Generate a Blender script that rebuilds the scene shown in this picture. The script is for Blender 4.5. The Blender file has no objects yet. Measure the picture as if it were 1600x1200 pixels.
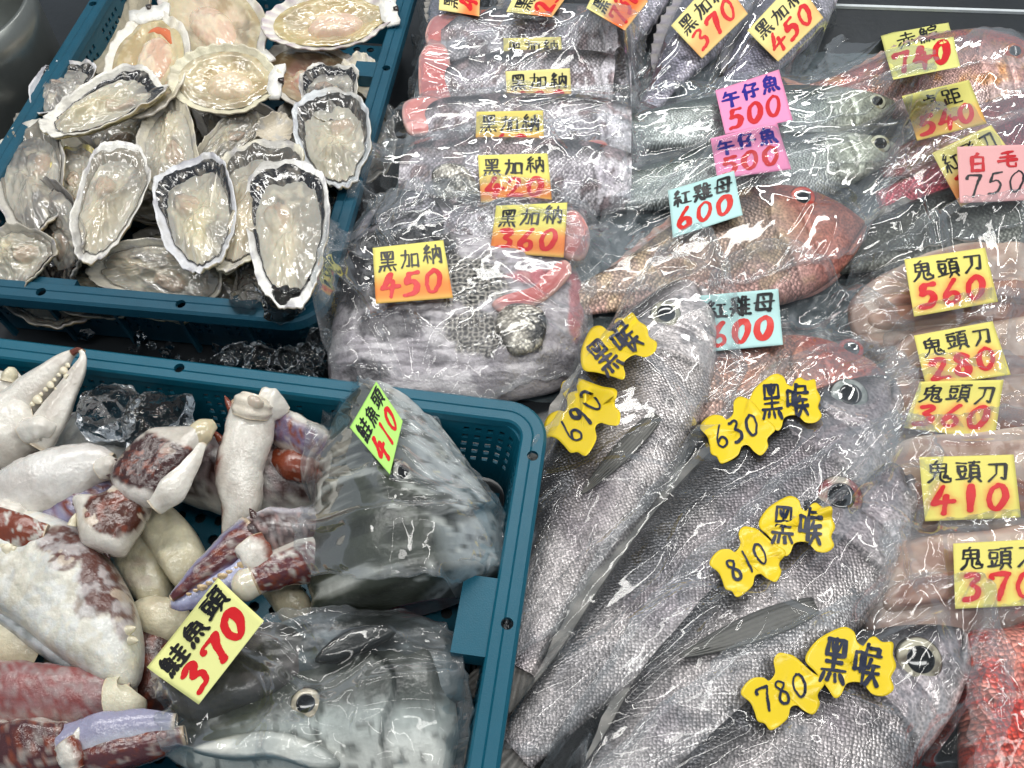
import bpy, math, random
import numpy as np
from mathutils import Matrix, Vector
SC = bpy.context.scene
COL = SC.collection
# ------------------------------------------------------------------ camera, light, exposure
F = 1400.0; DIST = .9; PIT = math.atan(2100/1400)
CAM = np.array([0, -DIST*math.cos(PIT), DIST*math.sin(PIT)])
FW = np.array([0, math.cos(PIT), -math.sin(PIT)]); UP = np.array([0, math.sin(PIT), math.cos(PIT)]); RT = np.array([1., 0, 0])
cd = bpy.data.cameras.new('camera'); cam = bpy.data.objects.new('camera', cd); COL.objects.link(cam)
cam.location = CAM; cam.rotation_euler = (math.pi/2-PIT, 0, 0)
cd.sensor_width = 36; cd.lens = 36*F/1600; cd.clip_start = .01; cd.clip_end = 50
SC.camera = cam
w = bpy.data.worlds.new('World'); SC.world = w; w.use_nodes = True
w.node_tree.nodes['Background'].inputs[0].default_value = (.80, .90, 1, 1)
w.node_tree.nodes['Background'].inputs[1].default_value = .30
SC.view_settings.view_transform = 'Standard'; SC.view_settings.look = 'None'
SC.view_settings.exposure = 0.0
def tube(x, y, z, ln, wd, ang, pw, tilt=0, col=(1, .98, .94)):
    l = bpy.data.lights.new('tube_lamp', 'AREA'); l.shape = 'RECTANGLE'; l.size = ln; l.size_y = wd; l.energy = pw; l.color = col
    o = bpy.data.objects.new('tube_lamp', l); COL.objects.link(o); o.location = (x, y, z); o.rotation_euler = (tilt, 0, ang)
tube(-.15, .62, 1.35, 1.5, .12, .12, 14)
tube(.3, 1.5, 1.5, 1.8, .07, -.06, 6.5, -.5)
tube(.2, -.55, 1.6, 1.8, .12, .05, 10)
tube(1.25, .4, 1.4, 1.4, .07, 1.5, 7)
tube(-1.15, .3, 1.4, 1.4, .07, 1.6, 7)
cy = SC.cycles
cy.max_bounces = 8; cy.transparent_max_bounces = 24; cy.transmission_bounces = 7; cy.glossy_bounces = 3; cy.diffuse_bounces = 2
cy.use_adaptive_sampling = True; cy.adaptive_threshold = .03; cy.adaptive_min_samples = 16
cy.caustics_reflective = False; cy.caustics_refractive = False; cy.sample_clamp_indirect = 4
# ------------------------------------------------------------------ helpers
def nrm(v): v = np.asarray(v, float); return v/np.linalg.norm(v)
def ray(px, py): return FW+RT*(px-800)/F-UP*(py-600)/F
def P(px, py, z=0.):
    d = ray(px, py); return CAM+d*((z-CAM[2])/d[2])
PX = .000643
def lin(h):
    h = h.lstrip('#'); c = np.array([int(h[i:i+2], 16)/255 for i in (0, 2, 4)])
    return np.where(c <= .04045, c/12.92, ((c+.055)/1.055)**2.4)
def sstep(a, b, x): t = np.clip((x-a)/(b-a), 0, 1); return t*t*(3-2*t)
def mix(a, b, t): t = np.asarray(t)[..., None]; return np.asarray(a)*(1-t)+np.asarray(b)*t
def _h(ix, iy, iz, s):
    n = (ix*374761393+iy*668265263+iz*2147483647+s*1274126177) & 0xffffffff
    n = ((n ^ (n >> 13))*1274126177) & 0xffffffff
    return ((n ^ (n >> 16)) & 0xffff)/65535.
def vnoise(p, s=0):
    p = np.asarray(p, float); i = np.floor(p).astype(np.int64); f = p-i; f = f*f*(3-2*f); r = 0
    for dx in (0, 1):
        for dy in (0, 1):
            for dz in (0, 1):
                wgt = (f[..., 0] if dx else 1-f[..., 0])*(f[..., 1] if dy else 1-f[..., 1])*(f[..., 2] if dz else 1-f[..., 2])
                r = r+wgt*_h(i[..., 0]+dx, i[..., 1]+dy, i[..., 2]+dz, s)
    return r
def fbm(p, s=0, o=4):
    p = np.asarray(p, float); r = 0; a = .5; t = 0
    for k in range(o): r = r+a*vnoise(p*2**k, s+k*17); t += a; a *= .55
    return r/t
def p3(x, y, z=0): return np.stack(np.broadcast_arrays(x, y, z), -1)
def tag(o, label=None, cat=None, group=None, kind=None):
    for k, v in (('label', label), ('category', cat), ('group', group), ('kind', kind)):
        if v: o[k] = v
    return o
def thing(name, label, cat, group=None, loc=(0, 0, 0)):
    o = bpy.data.objects.new(name, None); COL.objects.link(o); o.location = tuple(loc); o.empty_display_size = .02
    return tag(o, label, cat, group)
def mk(name, V, Fc, mat, parent=None, col=None, uv=None, smooth=True):
    """one mesh object; V in world space; faces are an (n,4)/(n,3) array or a list"""
    V = np.asarray(V, float).reshape(-1, 3); me = bpy.data.meshes.new(name)
    if isinstance(Fc, np.ndarray):
        n, k = Fc.shape
        me.vertices.add(len(V)); me.vertices.foreach_set('co', V.astype(np.float32).ravel())
        me.loops.add(n*k); me.loops.foreach_set('vertex_index', Fc.astype(np.int32).ravel())
        me.polygons.add(n); me.polygons.foreach_set('loop_start', np.arange(0, n*k, k, dtype=np.int32))
        me.update(calc_edges=True)
    else:
        me.from_pydata([tuple(v) for v in V], [], [tuple(f) for f in Fc]); me.update()
    me.validate()
    me.polygons.foreach_set('use_smooth', np.full(len(me.polygons), bool(smooth)))
    if col is not None:
        a = me.attributes.new('col', 'FLOAT_COLOR', 'POINT')
        a.data.foreach_set('color', np.c_[np.asarray(col).reshape(-1, 3), np.ones(len(V))].astype(np.float32).ravel())
    if uv is not None:
        u = me.uv_layers.new(name='UVMap'); li = np.zeros(len(me.loops), np.int32); me.loops.foreach_get('vertex_index', li)
        u.data.foreach_set('uv', np.asarray(uv).reshape(-1, 2)[li].astype(np.float32).ravel())
    if mat: me.materials.append(mat)
    o = bpy.data.objects.new(name, me); COL.objects.link(o)
    if parent:
        o.parent = parent; m = Matrix.Identity(4); q = parent
        off = Vector((0, 0, 0))
        while q: off += q.location; q = q.parent
        me.transform(Matrix.Translation(-off))
    else:                                                     # a lone mesh thing: origin at its base
        c = Vector(((V[:, 0].min()+V[:, 0].max())/2, (V[:, 1].min()+V[:, 1].max())/2, V[:, 2].min()))
        me.transform(Matrix.Translation(-c)); o.location = c
    return o
def gq(nu, nv, wu=False, wv=False):
    """quads of a grid of nu x nv points (index u*nv+v)"""
    U = np.arange(nu if wu else nu-1); Vv = np.arange(nv if wv else nv-1)
    a, b = np.meshgrid(U, Vv, indexing='ij'); a2 = (a+1) % nu; b2 = (b+1) % nv
    return np.stack([a*nv+b, a2*nv+b, a2*nv+b2, a*nv+b2], -1).reshape(-1, 4)
def interp(x, pts):
    pts = np.asarray(pts, float); xs, ys = pts[:, 0], pts[:, 1]        # monotone-ish cubic
    m = np.gradient(ys, xs); i = np.clip(np.searchsorted(xs, x)-1, 0, len(xs)-2); h = xs[i+1]-xs[i]; t = np.clip((x-xs[i])/h, 0, 1)
    return (2*t**3-3*t**2+1)*ys[i]+(t**3-2*t**2+t)*h*m[i]+(-2*t**3+3*t**2)*ys[i+1]+(t**3-t**2)*h*m[i+1]
def smoothpoly(pts, n, closed=True):
    p = np.asarray(pts, float); N = len(p)
    k = np.arange(n)*(N if closed else N-1)/(n if closed else n-1); i = np.floor(k).astype(int); t = (k-i)[:, None]
    g = (lambda j: p[j % N]) if closed else (lambda j: p[np.clip(j, 0, N-1)])
    a, b, c, d = g(i-1), g(i), g(i+1), g(i+2)
    return .5*(2*b+(c-a)*t+(2*a-5*b+4*c-d)*t*t+(3*b-a-3*c+d)*t**3)
# ---- height field of what already lies there; films and notes are draped over it
HX0, HY0, HS = -.8, -.45, .002; HN, HM = 800, 640
BASE = -.115
H = np.full((HN, HM), BASE)
def hput(V, Fc=None):
    V = np.asarray(V).reshape(-1, 3)
    if Fc is not None and len(Fc):
        Fc = np.asarray(Fc); tri = Fc[:, :3] if Fc.shape[1] == 3 else np.r_[Fc[:, [0, 1, 2]], Fc[:, [0, 2, 3]]]
        A, B, Cc = V[tri[:, 0]], V[tri[:, 1]], V[tri[:, 2]]; pts = [V]
        for a in (0, .25, .5, .75, 1):
            for b in (0, .25, .5, .75, 1):
                if a+b <= 1: pts.append(A*(1-a-b)+B*a+Cc*b)
        V = np.concatenate(pts)
    i = np.round((V[:, 0]-HX0)/HS).astype(int); j = np.round((V[:, 1]-HY0)/HS).astype(int)
    ok = (i > 0) & (i < HN-1) & (j > 0) & (j < HM-1)
    np.maximum.at(H, (i[ok], j[ok]), V[ok, 2])
def hget(x, y):
    a = np.clip((np.asarray(x)-HX0)/HS, 0, HN-1.01); b = np.clip((np.asarray(y)-HY0)/HS, 0, HM-1.01); i = a.astype(int); j = b.astype(int); f = a-i; g = b-j
    return H[i, j]*(1-f)*(1-g)+H[i+1, j]*f*(1-g)+H[i, j+1]*(1-f)*g+H[i+1, j+1]*f*g
def hobj(o):
    for q in [o]+list(o.children_recursive):
        if q.type == 'MESH' and q.name.split('.')[0] not in ('writing',):
            me = q.data; n = len(me.vertices); v = np.zeros(n*3, np.float32); me.vertices.foreach_get('co', v); v = v.reshape(-1, 3).astype(float)
            off = Vector((0, 0, 0)); r = q
            while r: off += r.location; r = r.parent
            v += np.array(off); me.calc_loop_triangles(); t = np.zeros(len(me.loop_triangles)*3, np.int32); me.loop_triangles.foreach_get('vertices', t)
            hput(v, t.reshape(-1, 3))
def hitz(px, py, z0=.24):
    d = ray(px, py); z = z0
    for k in range(420):
        p = CAM+d*((z-CAM[2])/d[2])
        if hget(p[0], p[1]) >= z: break
        z -= .001
    return CAM+d*((z-CAM[2])/d[2])
def blur(a, n=1):
    for _ in range(n):
        b = np.pad(a, 1, mode='edge'); a = (b[1:-1, 1:-1]*4+b[:-2, 1:-1]*2+b[2:, 1:-1]*2+b[1:-1, :-2]*2+b[1:-1, 2:]*2+b[:-2, :-2]+b[2:, 2:]+b[:-2, 2:]+b[2:, :-2])/16
    return a
# ------------------------------------------------------------------ materials
def newmat(name):
    m = bpy.data.materials.new(name); m.use_nodes = True; nt = m.node_tree; return m, nt, nt.nodes['Principled BSDF']
def nd(nt, typ, **kw):
    n = nt.nodes.new(typ)
    for k, v in kw.items():
        if k.startswith('i_'):
            n.inputs[k[2:].replace('_', ' ')].default_value = v
        else: setattr(n, k, v)
    return n
def lk(nt, a, b): nt.links.new(a, b)
def math_(nt, op, a, b=None, c=None):
    n = nd(nt, 'ShaderNodeMath', operation=op)
    for i, v in enumerate((a, b, c)):
        if v is None: continue
        if isinstance(v, (int, float)): n.inputs[i].default_value = v
        else: lk(nt, v, n.inputs[i])
    return n.outputs[0]
def ramp(nt, fac, stops):
    r = nd(nt, 'ShaderNodeValToRGB'); e = r.color_ramp.elements
    while len(e) < len(stops): e.new(.5)
    for i, (p, c) in enumerate(stops): e[i].position = p; e[i].color = (*c, 1) if len(c) == 3 else c
    lk(nt, fac, r.inputs[0]); return r.outputs[0]
def attr_mat(name, rough=.4, spec=.5, coat=0., bump=((300, .3),), sss=0., vary=.25, vscale=60, metal=0., flat=None, dist=.002):
    """base colour from the mesh's own colour attribute, broken up by noise; fine relief from noise bumps"""
    m, nt, b = newmat(name); tc = nd(nt, 'ShaderNodeTexCoord')
    if flat is None: c = nd(nt, 'ShaderNodeAttribute', attribute_name='col').outputs['Color']
    else:
        c_ = nd(nt, 'ShaderNodeRGB'); c_.outputs[0].default_value = (*flat, 1); c = c_.outputs[0]
    n1 = nd(nt, 'ShaderNodeTexNoise', i_Scale=vscale, i_Detail=5., i_Roughness=.65); lk(nt, tc.outputs['Object'], n1.inputs['Vector'])
    v = math_(nt, 'MULTIPLY_ADD', n1.outputs['Fac'], 2*vary, 1-vary)
    mx = nd(nt, 'ShaderNodeVectorMath', operation='SCALE'); lk(nt, c, mx.inputs[0]); lk(nt, v, mx.inputs['Scale'])
    lk(nt, mx.outputs[0], b.inputs['Base Color'])
    b.inputs['Roughness'].default_value = rough; b.inputs['Specular IOR Level'].default_value = spec; b.inputs['Metallic'].default_value = metal
    b.inputs['Coat Weight'].default_value = coat; b.inputs['Coat Roughness'].default_value = .06
    if sss: b.inputs['Subsurface Weight'].default_value = sss; b.inputs['Subsurface Radius'].default_value = (.006, .003, .002); b.inputs['Subsurface Scale'].default_value = 1.
    prev = None
    for s, st in bump:
        n = nd(nt, 'ShaderNodeTexNoise', i_Scale=s, i_Detail=4.); lk(nt, tc.outputs['Object'], n.inputs['Vector'])
        bp = nd(nt, 'ShaderNodeBump', i_Strength=st, i_Distance=dist); lk(nt, n.outputs['Fac'], bp.inputs['Height'])
        if prev: lk(nt, prev, bp.inputs['Normal'])
        prev = bp.outputs[0]
    if prev: lk(nt, prev, b.inputs['Normal']); lk(nt, prev, b.inputs['Coat Normal'])
    return m
def fish_mat(name, sc=.0042, dark=.35, rough=.28, metal=.25, bump=.6, glint=.3, line=.5):
    """skin with rows of overlapping scales laid out in the body's own length/height coordinates (metres)"""
    m, nt, b = newmat(name); uv = nd(nt, 'ShaderNodeUVMap', uv_map='UVMap'); tc = nd(nt, 'ShaderNodeTexCoord')
    wob = nd(nt, 'ShaderNodeTexNoise', i_Scale=55., i_Detail=2.); lk(nt, tc.outputs['Object'], wob.inputs['Vector'])
    wv = nd(nt, 'ShaderNodeVectorMath', operation='SCALE'); wv.inputs['Scale'].default_value = sc*1.3; lk(nt, wob.outputs['Color'], wv.inputs[0])
    ad = nd(nt, 'ShaderNodeVectorMath', operation='ADD'); lk(nt, uv.outputs[0], ad.inputs[0]); lk(nt, wv.outputs[0], ad.inputs[1])
    mp = nd(nt, 'ShaderNodeMapping'); mp.inputs['Rotation'].default_value = (0, 0, math.pi/4); mp.inputs['Scale'].default_value = (1/sc, 1/sc, 1); lk(nt, ad.outputs[0], mp.inputs['Vector'])
    vo = nd(nt, 'ShaderNodeTexVoronoi', voronoi_dimensions='2D', i_Scale=1., i_Randomness=.6); lk(nt, mp.outputs[0], vo.inputs['Vector'])
    ve = nd(nt, 'ShaderNodeTexVoronoi', voronoi_dimensions='2D', feature='DISTANCE_TO_EDGE', i_Scale=1., i_Randomness=.6); lk(nt, mp.outputs[0], ve.inputs['Vector'])
    edge = ramp(nt, ve.outputs['Distance'], [(0, (1-line,)*3), (.2, (1, 1, 1)), (1, (1, 1, 1))])
    ms = nd(nt, 'ShaderNodeTexNoise', i_Scale=24., i_Detail=3.); lk(nt, tc.outputs['Object'], ms.inputs['Vector']); rub = ramp(nt, ms.outputs['Fac'], [(.5, (0, 0, 0)), (.68, (.8, .8, .8))])   # where scales are rubbed smooth
    edge = math_(nt, 'MAXIMUM', edge, rub)
    df_ = nd(nt, 'ShaderNodeVectorMath', operation='SUBTRACT'); lk(nt, mp.outputs[0], df_.inputs[0]); lk(nt, vo.outputs['Position'], df_.inputs[1])
    dt = nd(nt, 'ShaderNodeVectorMath', operation='DOT_PRODUCT'); lk(nt, df_.outputs[0], dt.inputs[0]); dt.inputs[1].default_value = (.8, .8, 0)
    grad = dt.outputs['Value']                                              # runs from the root to the free edge of each scale
    sep = nd(nt, 'ShaderNodeSeparateColor'); lk(nt, vo.outputs['Color'], sep.inputs[0])
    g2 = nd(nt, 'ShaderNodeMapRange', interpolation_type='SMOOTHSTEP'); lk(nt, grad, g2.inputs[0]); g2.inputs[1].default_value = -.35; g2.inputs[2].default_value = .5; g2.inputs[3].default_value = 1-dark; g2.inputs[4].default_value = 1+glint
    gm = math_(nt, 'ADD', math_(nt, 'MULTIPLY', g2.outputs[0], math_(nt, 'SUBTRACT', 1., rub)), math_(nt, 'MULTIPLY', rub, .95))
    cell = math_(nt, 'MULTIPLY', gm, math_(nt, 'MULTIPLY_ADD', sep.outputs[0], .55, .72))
    nz = nd(nt, 'ShaderNodeTexNoise', i_Scale=150., i_Detail=5., i_Roughness=.7); lk(nt, tc.outputs['Object'], nz.inputs['Vector'])
    v = math_(nt, 'MULTIPLY', cell, math_(nt, 'MULTIPLY_ADD', nz.outputs['Fac'], 1.2, .4))
    nl = nd(nt, 'ShaderNodeTexNoise', i_Scale=38., i_Detail=4., i_Roughness=.6); lk(nt, tc.outputs['Object'], nl.inputs['Vector']); v = math_(nt, 'MULTIPLY', v, math_(nt, 'MULTIPLY_ADD', nl.outputs['Fac'], 1.5, .28))
    nh = nd(nt, 'ShaderNodeTexVoronoi', i_Scale=330.); lk(nt, tc.outputs['Object'], nh.inputs['Vector'])
    hd = nd(nt, 'ShaderNodeAttribute', attribute_name='sm').outputs['Fac']           # 1 on the scaleless head
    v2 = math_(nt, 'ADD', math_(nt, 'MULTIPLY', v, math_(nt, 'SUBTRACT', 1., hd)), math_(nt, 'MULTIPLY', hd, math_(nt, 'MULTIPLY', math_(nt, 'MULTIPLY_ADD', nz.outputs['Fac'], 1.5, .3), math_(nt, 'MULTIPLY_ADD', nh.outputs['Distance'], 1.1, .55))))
    e2 = math_(nt, 'MAXIMUM', edge, hd)
    c = nd(nt, 'ShaderNodeAttribute', attribute_name='col').outputs['Color']
    mx = nd(nt, 'ShaderNodeVectorMath', operation='SCALE'); lk(nt, c, mx.inputs[0]); lk(nt, math_(nt, 'MULTIPLY', v2, e2), mx.inputs['Scale'])
    lk(nt, mx.outputs[0], b.inputs['Base Color'])
    b.inputs['Roughness'].default_value = rough; b.inputs['Metallic'].default_value = metal; b.inputs['Specular IOR Level'].default_value = .7
    hh = math_(nt, 'MULTIPLY', math_(nt, 'SUBTRACT', math_(nt, 'MULTIPLY', grad, .8), vo.outputs['Distance']), math_(nt, 'SUBTRACT', 1., hd))
    bp = nd(nt, 'ShaderNodeBump', i_Strength=bump, i_Distance=sc*.3); lk(nt, hh, bp.inputs['Height'])
    n2 = nd(nt, 'ShaderNodeTexNoise', i_Scale=230., i_Detail=3.); lk(nt, tc.outputs['Object'], n2.inputs['Vector'])
    b2 = nd(nt, 'ShaderNodeBump', i_Strength=.35, i_Distance=.0025); lk(nt, n2.outputs['Fac'], b2.inputs['Height']); lk(nt, bp.outputs[0], b2.inputs['Normal'])
    lk(nt, b2.outputs[0], b.inputs['Normal'])
    return m
def film_mat(name, veil=.07, crum=1., tint=(.93, .97, 1)):
    """thin clear plastic: see-through, with Fresnel gloss on a crumpled surface and a faint milky veil"""
    m, nt, b = newmat(name); nt.nodes.remove(b); out = nt.nodes['Material Output']; tc = nd(nt, 'ShaderNodeTexCoord')
    wn = nd(nt, 'ShaderNodeTexNoise', i_Scale=14., i_Detail=2.); lk(nt, tc.outputs['Object'], wn.inputs['Vector'])
    ws = nd(nt, 'ShaderNodeVectorMath', operation='SCALE'); ws.inputs['Scale'].default_value = .035; lk(nt, wn.outputs['Color'], ws.inputs[0])
    wa = nd(nt, 'ShaderNodeVectorMath', operation='ADD'); lk(nt, tc.outputs['Object'], wa.inputs[0]); lk(nt, ws.outputs[0], wa.inputs[1])
    cm_ = nd(nt, 'ShaderNodeTexNoise', i_Scale=11., i_Detail=2.); lk(nt, tc.outputs['Object'], cm_.inputs['Vector'])
    mk_ = ramp(nt, cm_.outputs['Fac'], [(.47, (.04,)*3), (.68, (1, 1, 1))])
    prev = None
    for s, st, ds in ((20, .55*crum, .005), (55, .35*crum, .0025)):
        mp = nd(nt, 'ShaderNodeMapping'); mp.inputs['Scale'].default_value = (1, .55, .7); mp.inputs['Rotation'].default_value = (0, 0, s*.13); lk(nt, wa.outputs[0], mp.inputs['Vector'])
        vo = nd(nt, 'ShaderNodeTexVoronoi', feature='F1', i_Scale=float(s)); lk(nt, mp.outputs[0], vo.inputs['Vector'])
        bp = nd(nt, 'ShaderNodeBump', i_Strength=st, i_Distance=ds); lk(nt, vo.outputs['Distance'], bp.inputs['Height']); lk(nt, math_(nt, 'MULTIPLY', mk_, st), bp.inputs['Strength'])
        if prev: lk(nt, prev, bp.inputs['Normal'])
        prev = bp.outputs[0]
    gl = nd(nt, 'ShaderNodeBsdfGlossy', i_Roughness=.055); gl.inputs['Color'].default_value = (1, 1, 1, 1); lk(nt, prev, gl.inputs['Normal'])
    tr = nd(nt, 'ShaderNodeBsdfTransparent'); tr.inputs['Color'].default_value = (.97, .98, .985, 1)
    df = nd(nt, 'ShaderNodeBsdfDiffuse'); df.inputs['Color'].default_value = (*tint, 1)
    fr = nd(nt, 'ShaderNodeFresnel', i_IOR=1.42)
    lw = nd(nt, 'ShaderNodeLayerWeight', i_Blend=.25)
    vf = math_(nt, 'MULTIPLY_ADD', lw.outputs['Facing'], .025, veil)
    ea = nd(nt, 'ShaderNodeAttribute', attribute_name='ed'); vf = math_(nt, 'MULTIPLY_ADD', ea.outputs['Fac'], .06, vf)
    m1 = nd(nt, 'ShaderNodeMixShader'); lk(nt, vf, m1.inputs[0]); lk(nt, tr.outputs[0], m1.inputs[1]); lk(nt, df.outputs[0], m1.inputs[2])
    m2 = nd(nt, 'ShaderNodeMixShader'); lk(nt, math_(nt, 'MINIMUM', math_(nt, 'MULTIPLY', fr.outputs[0], .78), .32), m2.inputs[0]); lk(nt, m1.outputs[0], m2.inputs[1]); lk(nt, gl.outputs[0], m2.inputs[2])
    lk(nt, m2.outputs[0], out.inputs['Surface'])
    return m
def ice_mat(name):
    m, nt, b = newmat(name); b.inputs['Transmission Weight'].default_value = 1; b.inputs['IOR'].default_value = 1.31; b.inputs['Roughness'].default_value = .03
    b.inputs['Base Color'].default_value = (.97, .99, 1, 1)
    tc = nd(nt, 'ShaderNodeTexCoord'); n = nd(nt, 'ShaderNodeTexNoise', i_Scale=90., i_Detail=2.); lk(nt, tc.outputs['Object'], n.inputs['Vector'])
    bp = nd(nt, 'ShaderNodeBump', i_Strength=.5, i_Distance=.004); lk(nt, n.outputs['Fac'], bp.inputs['Height']); lk(nt, bp.outputs[0], b.inputs['Normal'])
    return m
M = {}
M['film'] = film_mat('clear_film', veil=.005, crum=.42); M['film2'] = film_mat('thick_film', veil=.006, crum=.45)
M['film3'] = film_mat('fine_clear_film', veil=.003, crum=.2); M['ice'] = ice_mat('ice')
M['crate'] = attr_mat('teal_plastic', rough=.42, spec=.4, flat=lin('#085a70'), bump=((700, .12), (60, .05)), vary=.12, vscale=25)
M['crate_old'] = attr_mat('worn_blue_plastic', rough=.5, spec=.4, flat=lin('#144d62'), bump=((700, .15), (60, .05)), vary=.3, vscale=18)
M['dark'] = attr_mat('wet_dark_steel', rough=.35, spec=.5, flat=lin('#2b2f33'), bump=((90, .2),), vary=.35, vscale=14)
M['paper'] = attr_mat('paper', rough=.6, spec=.25, bump=((500, .08),), vary=.03, vscale=40)
M['vinyl'] = attr_mat('glossy_vinyl', rough=.25, spec=.5, bump=((60, .05),), vary=.03, vscale=40)
M['ink'] = attr_mat('ink', rough=.35, spec=.4, bump=(), vary=.1, vscale=200)
M['shell'] = attr_mat('shell', rough=.38, spec=.5, coat=.3, bump=((420, .4), (110, .5)), vary=.22, vscale=120)
M['meat'] = attr_mat('wet_flesh', rough=.12, spec=.6, coat=1., bump=((150, .2), (50, .3)), sss=.3, vary=.14, vscale=110)
M['fillet'] = attr_mat('fish_flesh', rough=.25, spec=.5, coat=.3, bump=((160, .25),), sss=.25, vary=.16, vscale=45)
M['crab'] = attr_mat('crab_shell', rough=.2, spec=.5, coat=.8, bump=((320, .3), (90, .3)), vary=.25, vscale=150, sss=.06)
M['frost'] = attr_mat('frosted_shell', rough=.28, spec=.5, coat=.6, bump=((420, .3), (110, .35)), vary=.38, vscale=90, sss=.12)
M['skin'] = attr_mat('smooth_skin', rough=.3, spec=.5, coat=.2, bump=((200, .3), (60, .3)), vary=.38, vscale=75, metal=.05)
M['fin'] = attr_mat('fin', rough=.35, spec=.5, bump=((250, .4),), vary=.3, vscale=120)
M['eye'] = attr_mat('eye', rough=.08, spec=.5, coat=.35, bump=(), vary=.1, vscale=300)
M['stri'] = attr_mat('striated_skin', rough=.25, spec=.6, coat=.3, bump=((330, .6), (80, .4)), vary=.35, vscale=150, metal=.1)
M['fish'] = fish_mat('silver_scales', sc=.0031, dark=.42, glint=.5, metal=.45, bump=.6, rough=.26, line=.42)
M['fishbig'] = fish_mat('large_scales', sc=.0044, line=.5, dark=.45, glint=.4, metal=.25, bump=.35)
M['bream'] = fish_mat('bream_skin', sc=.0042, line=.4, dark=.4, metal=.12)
# ------------------------------------------------------------------ builders
def box(x0, x1, y0, y1, z0, z1):
    V = [(x, y, z) for x in (x0, x1) for y in (y0, y1) for z in (z0, z1)]
    return np.array(V, float), np.array([(0, 1, 3, 2), (4, 6, 7, 5), (0, 4, 5, 1), (2, 3, 7, 6), (0, 2, 6, 4), (1, 5, 7, 3)])
def join(parts):
    Vs, Fs, n = [], [], 0
    for V, Fc in parts: Vs.append(V); Fs.append(Fc+n); n += len(V)
    return np.concatenate(Vs), np.concatenate(Fs)
def rrect(W, D, r, n=8):
    """rounded rectangle 0..W x 0..D, counter-clockwise, as straight runs cut fine"""
    pts = []
    for cx, cy_, a0 in ((W-r, r, -90), (W-r, D-r, 0), (r, D-r, 90), (r, r, 180)):
        for k in range(n+1):
            a = math.radians(a0+90*k/n); pts.append((cx+r*math.cos(a), cy_+r*math.sin(a)))
    return np.array(pts)
def resample(p, step):
    q = np.r_[p, p[:1]]; L = np.r_[0, np.cumsum(np.linalg.norm(np.diff(q, axis=0), axis=1))]; n = int(L[-1]/step)
    s = np.arange(n)*L[-1]/n; return np.c_[np.interp(s, L, q[:, 0]), np.interp(s, L, q[:, 1])], s
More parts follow.
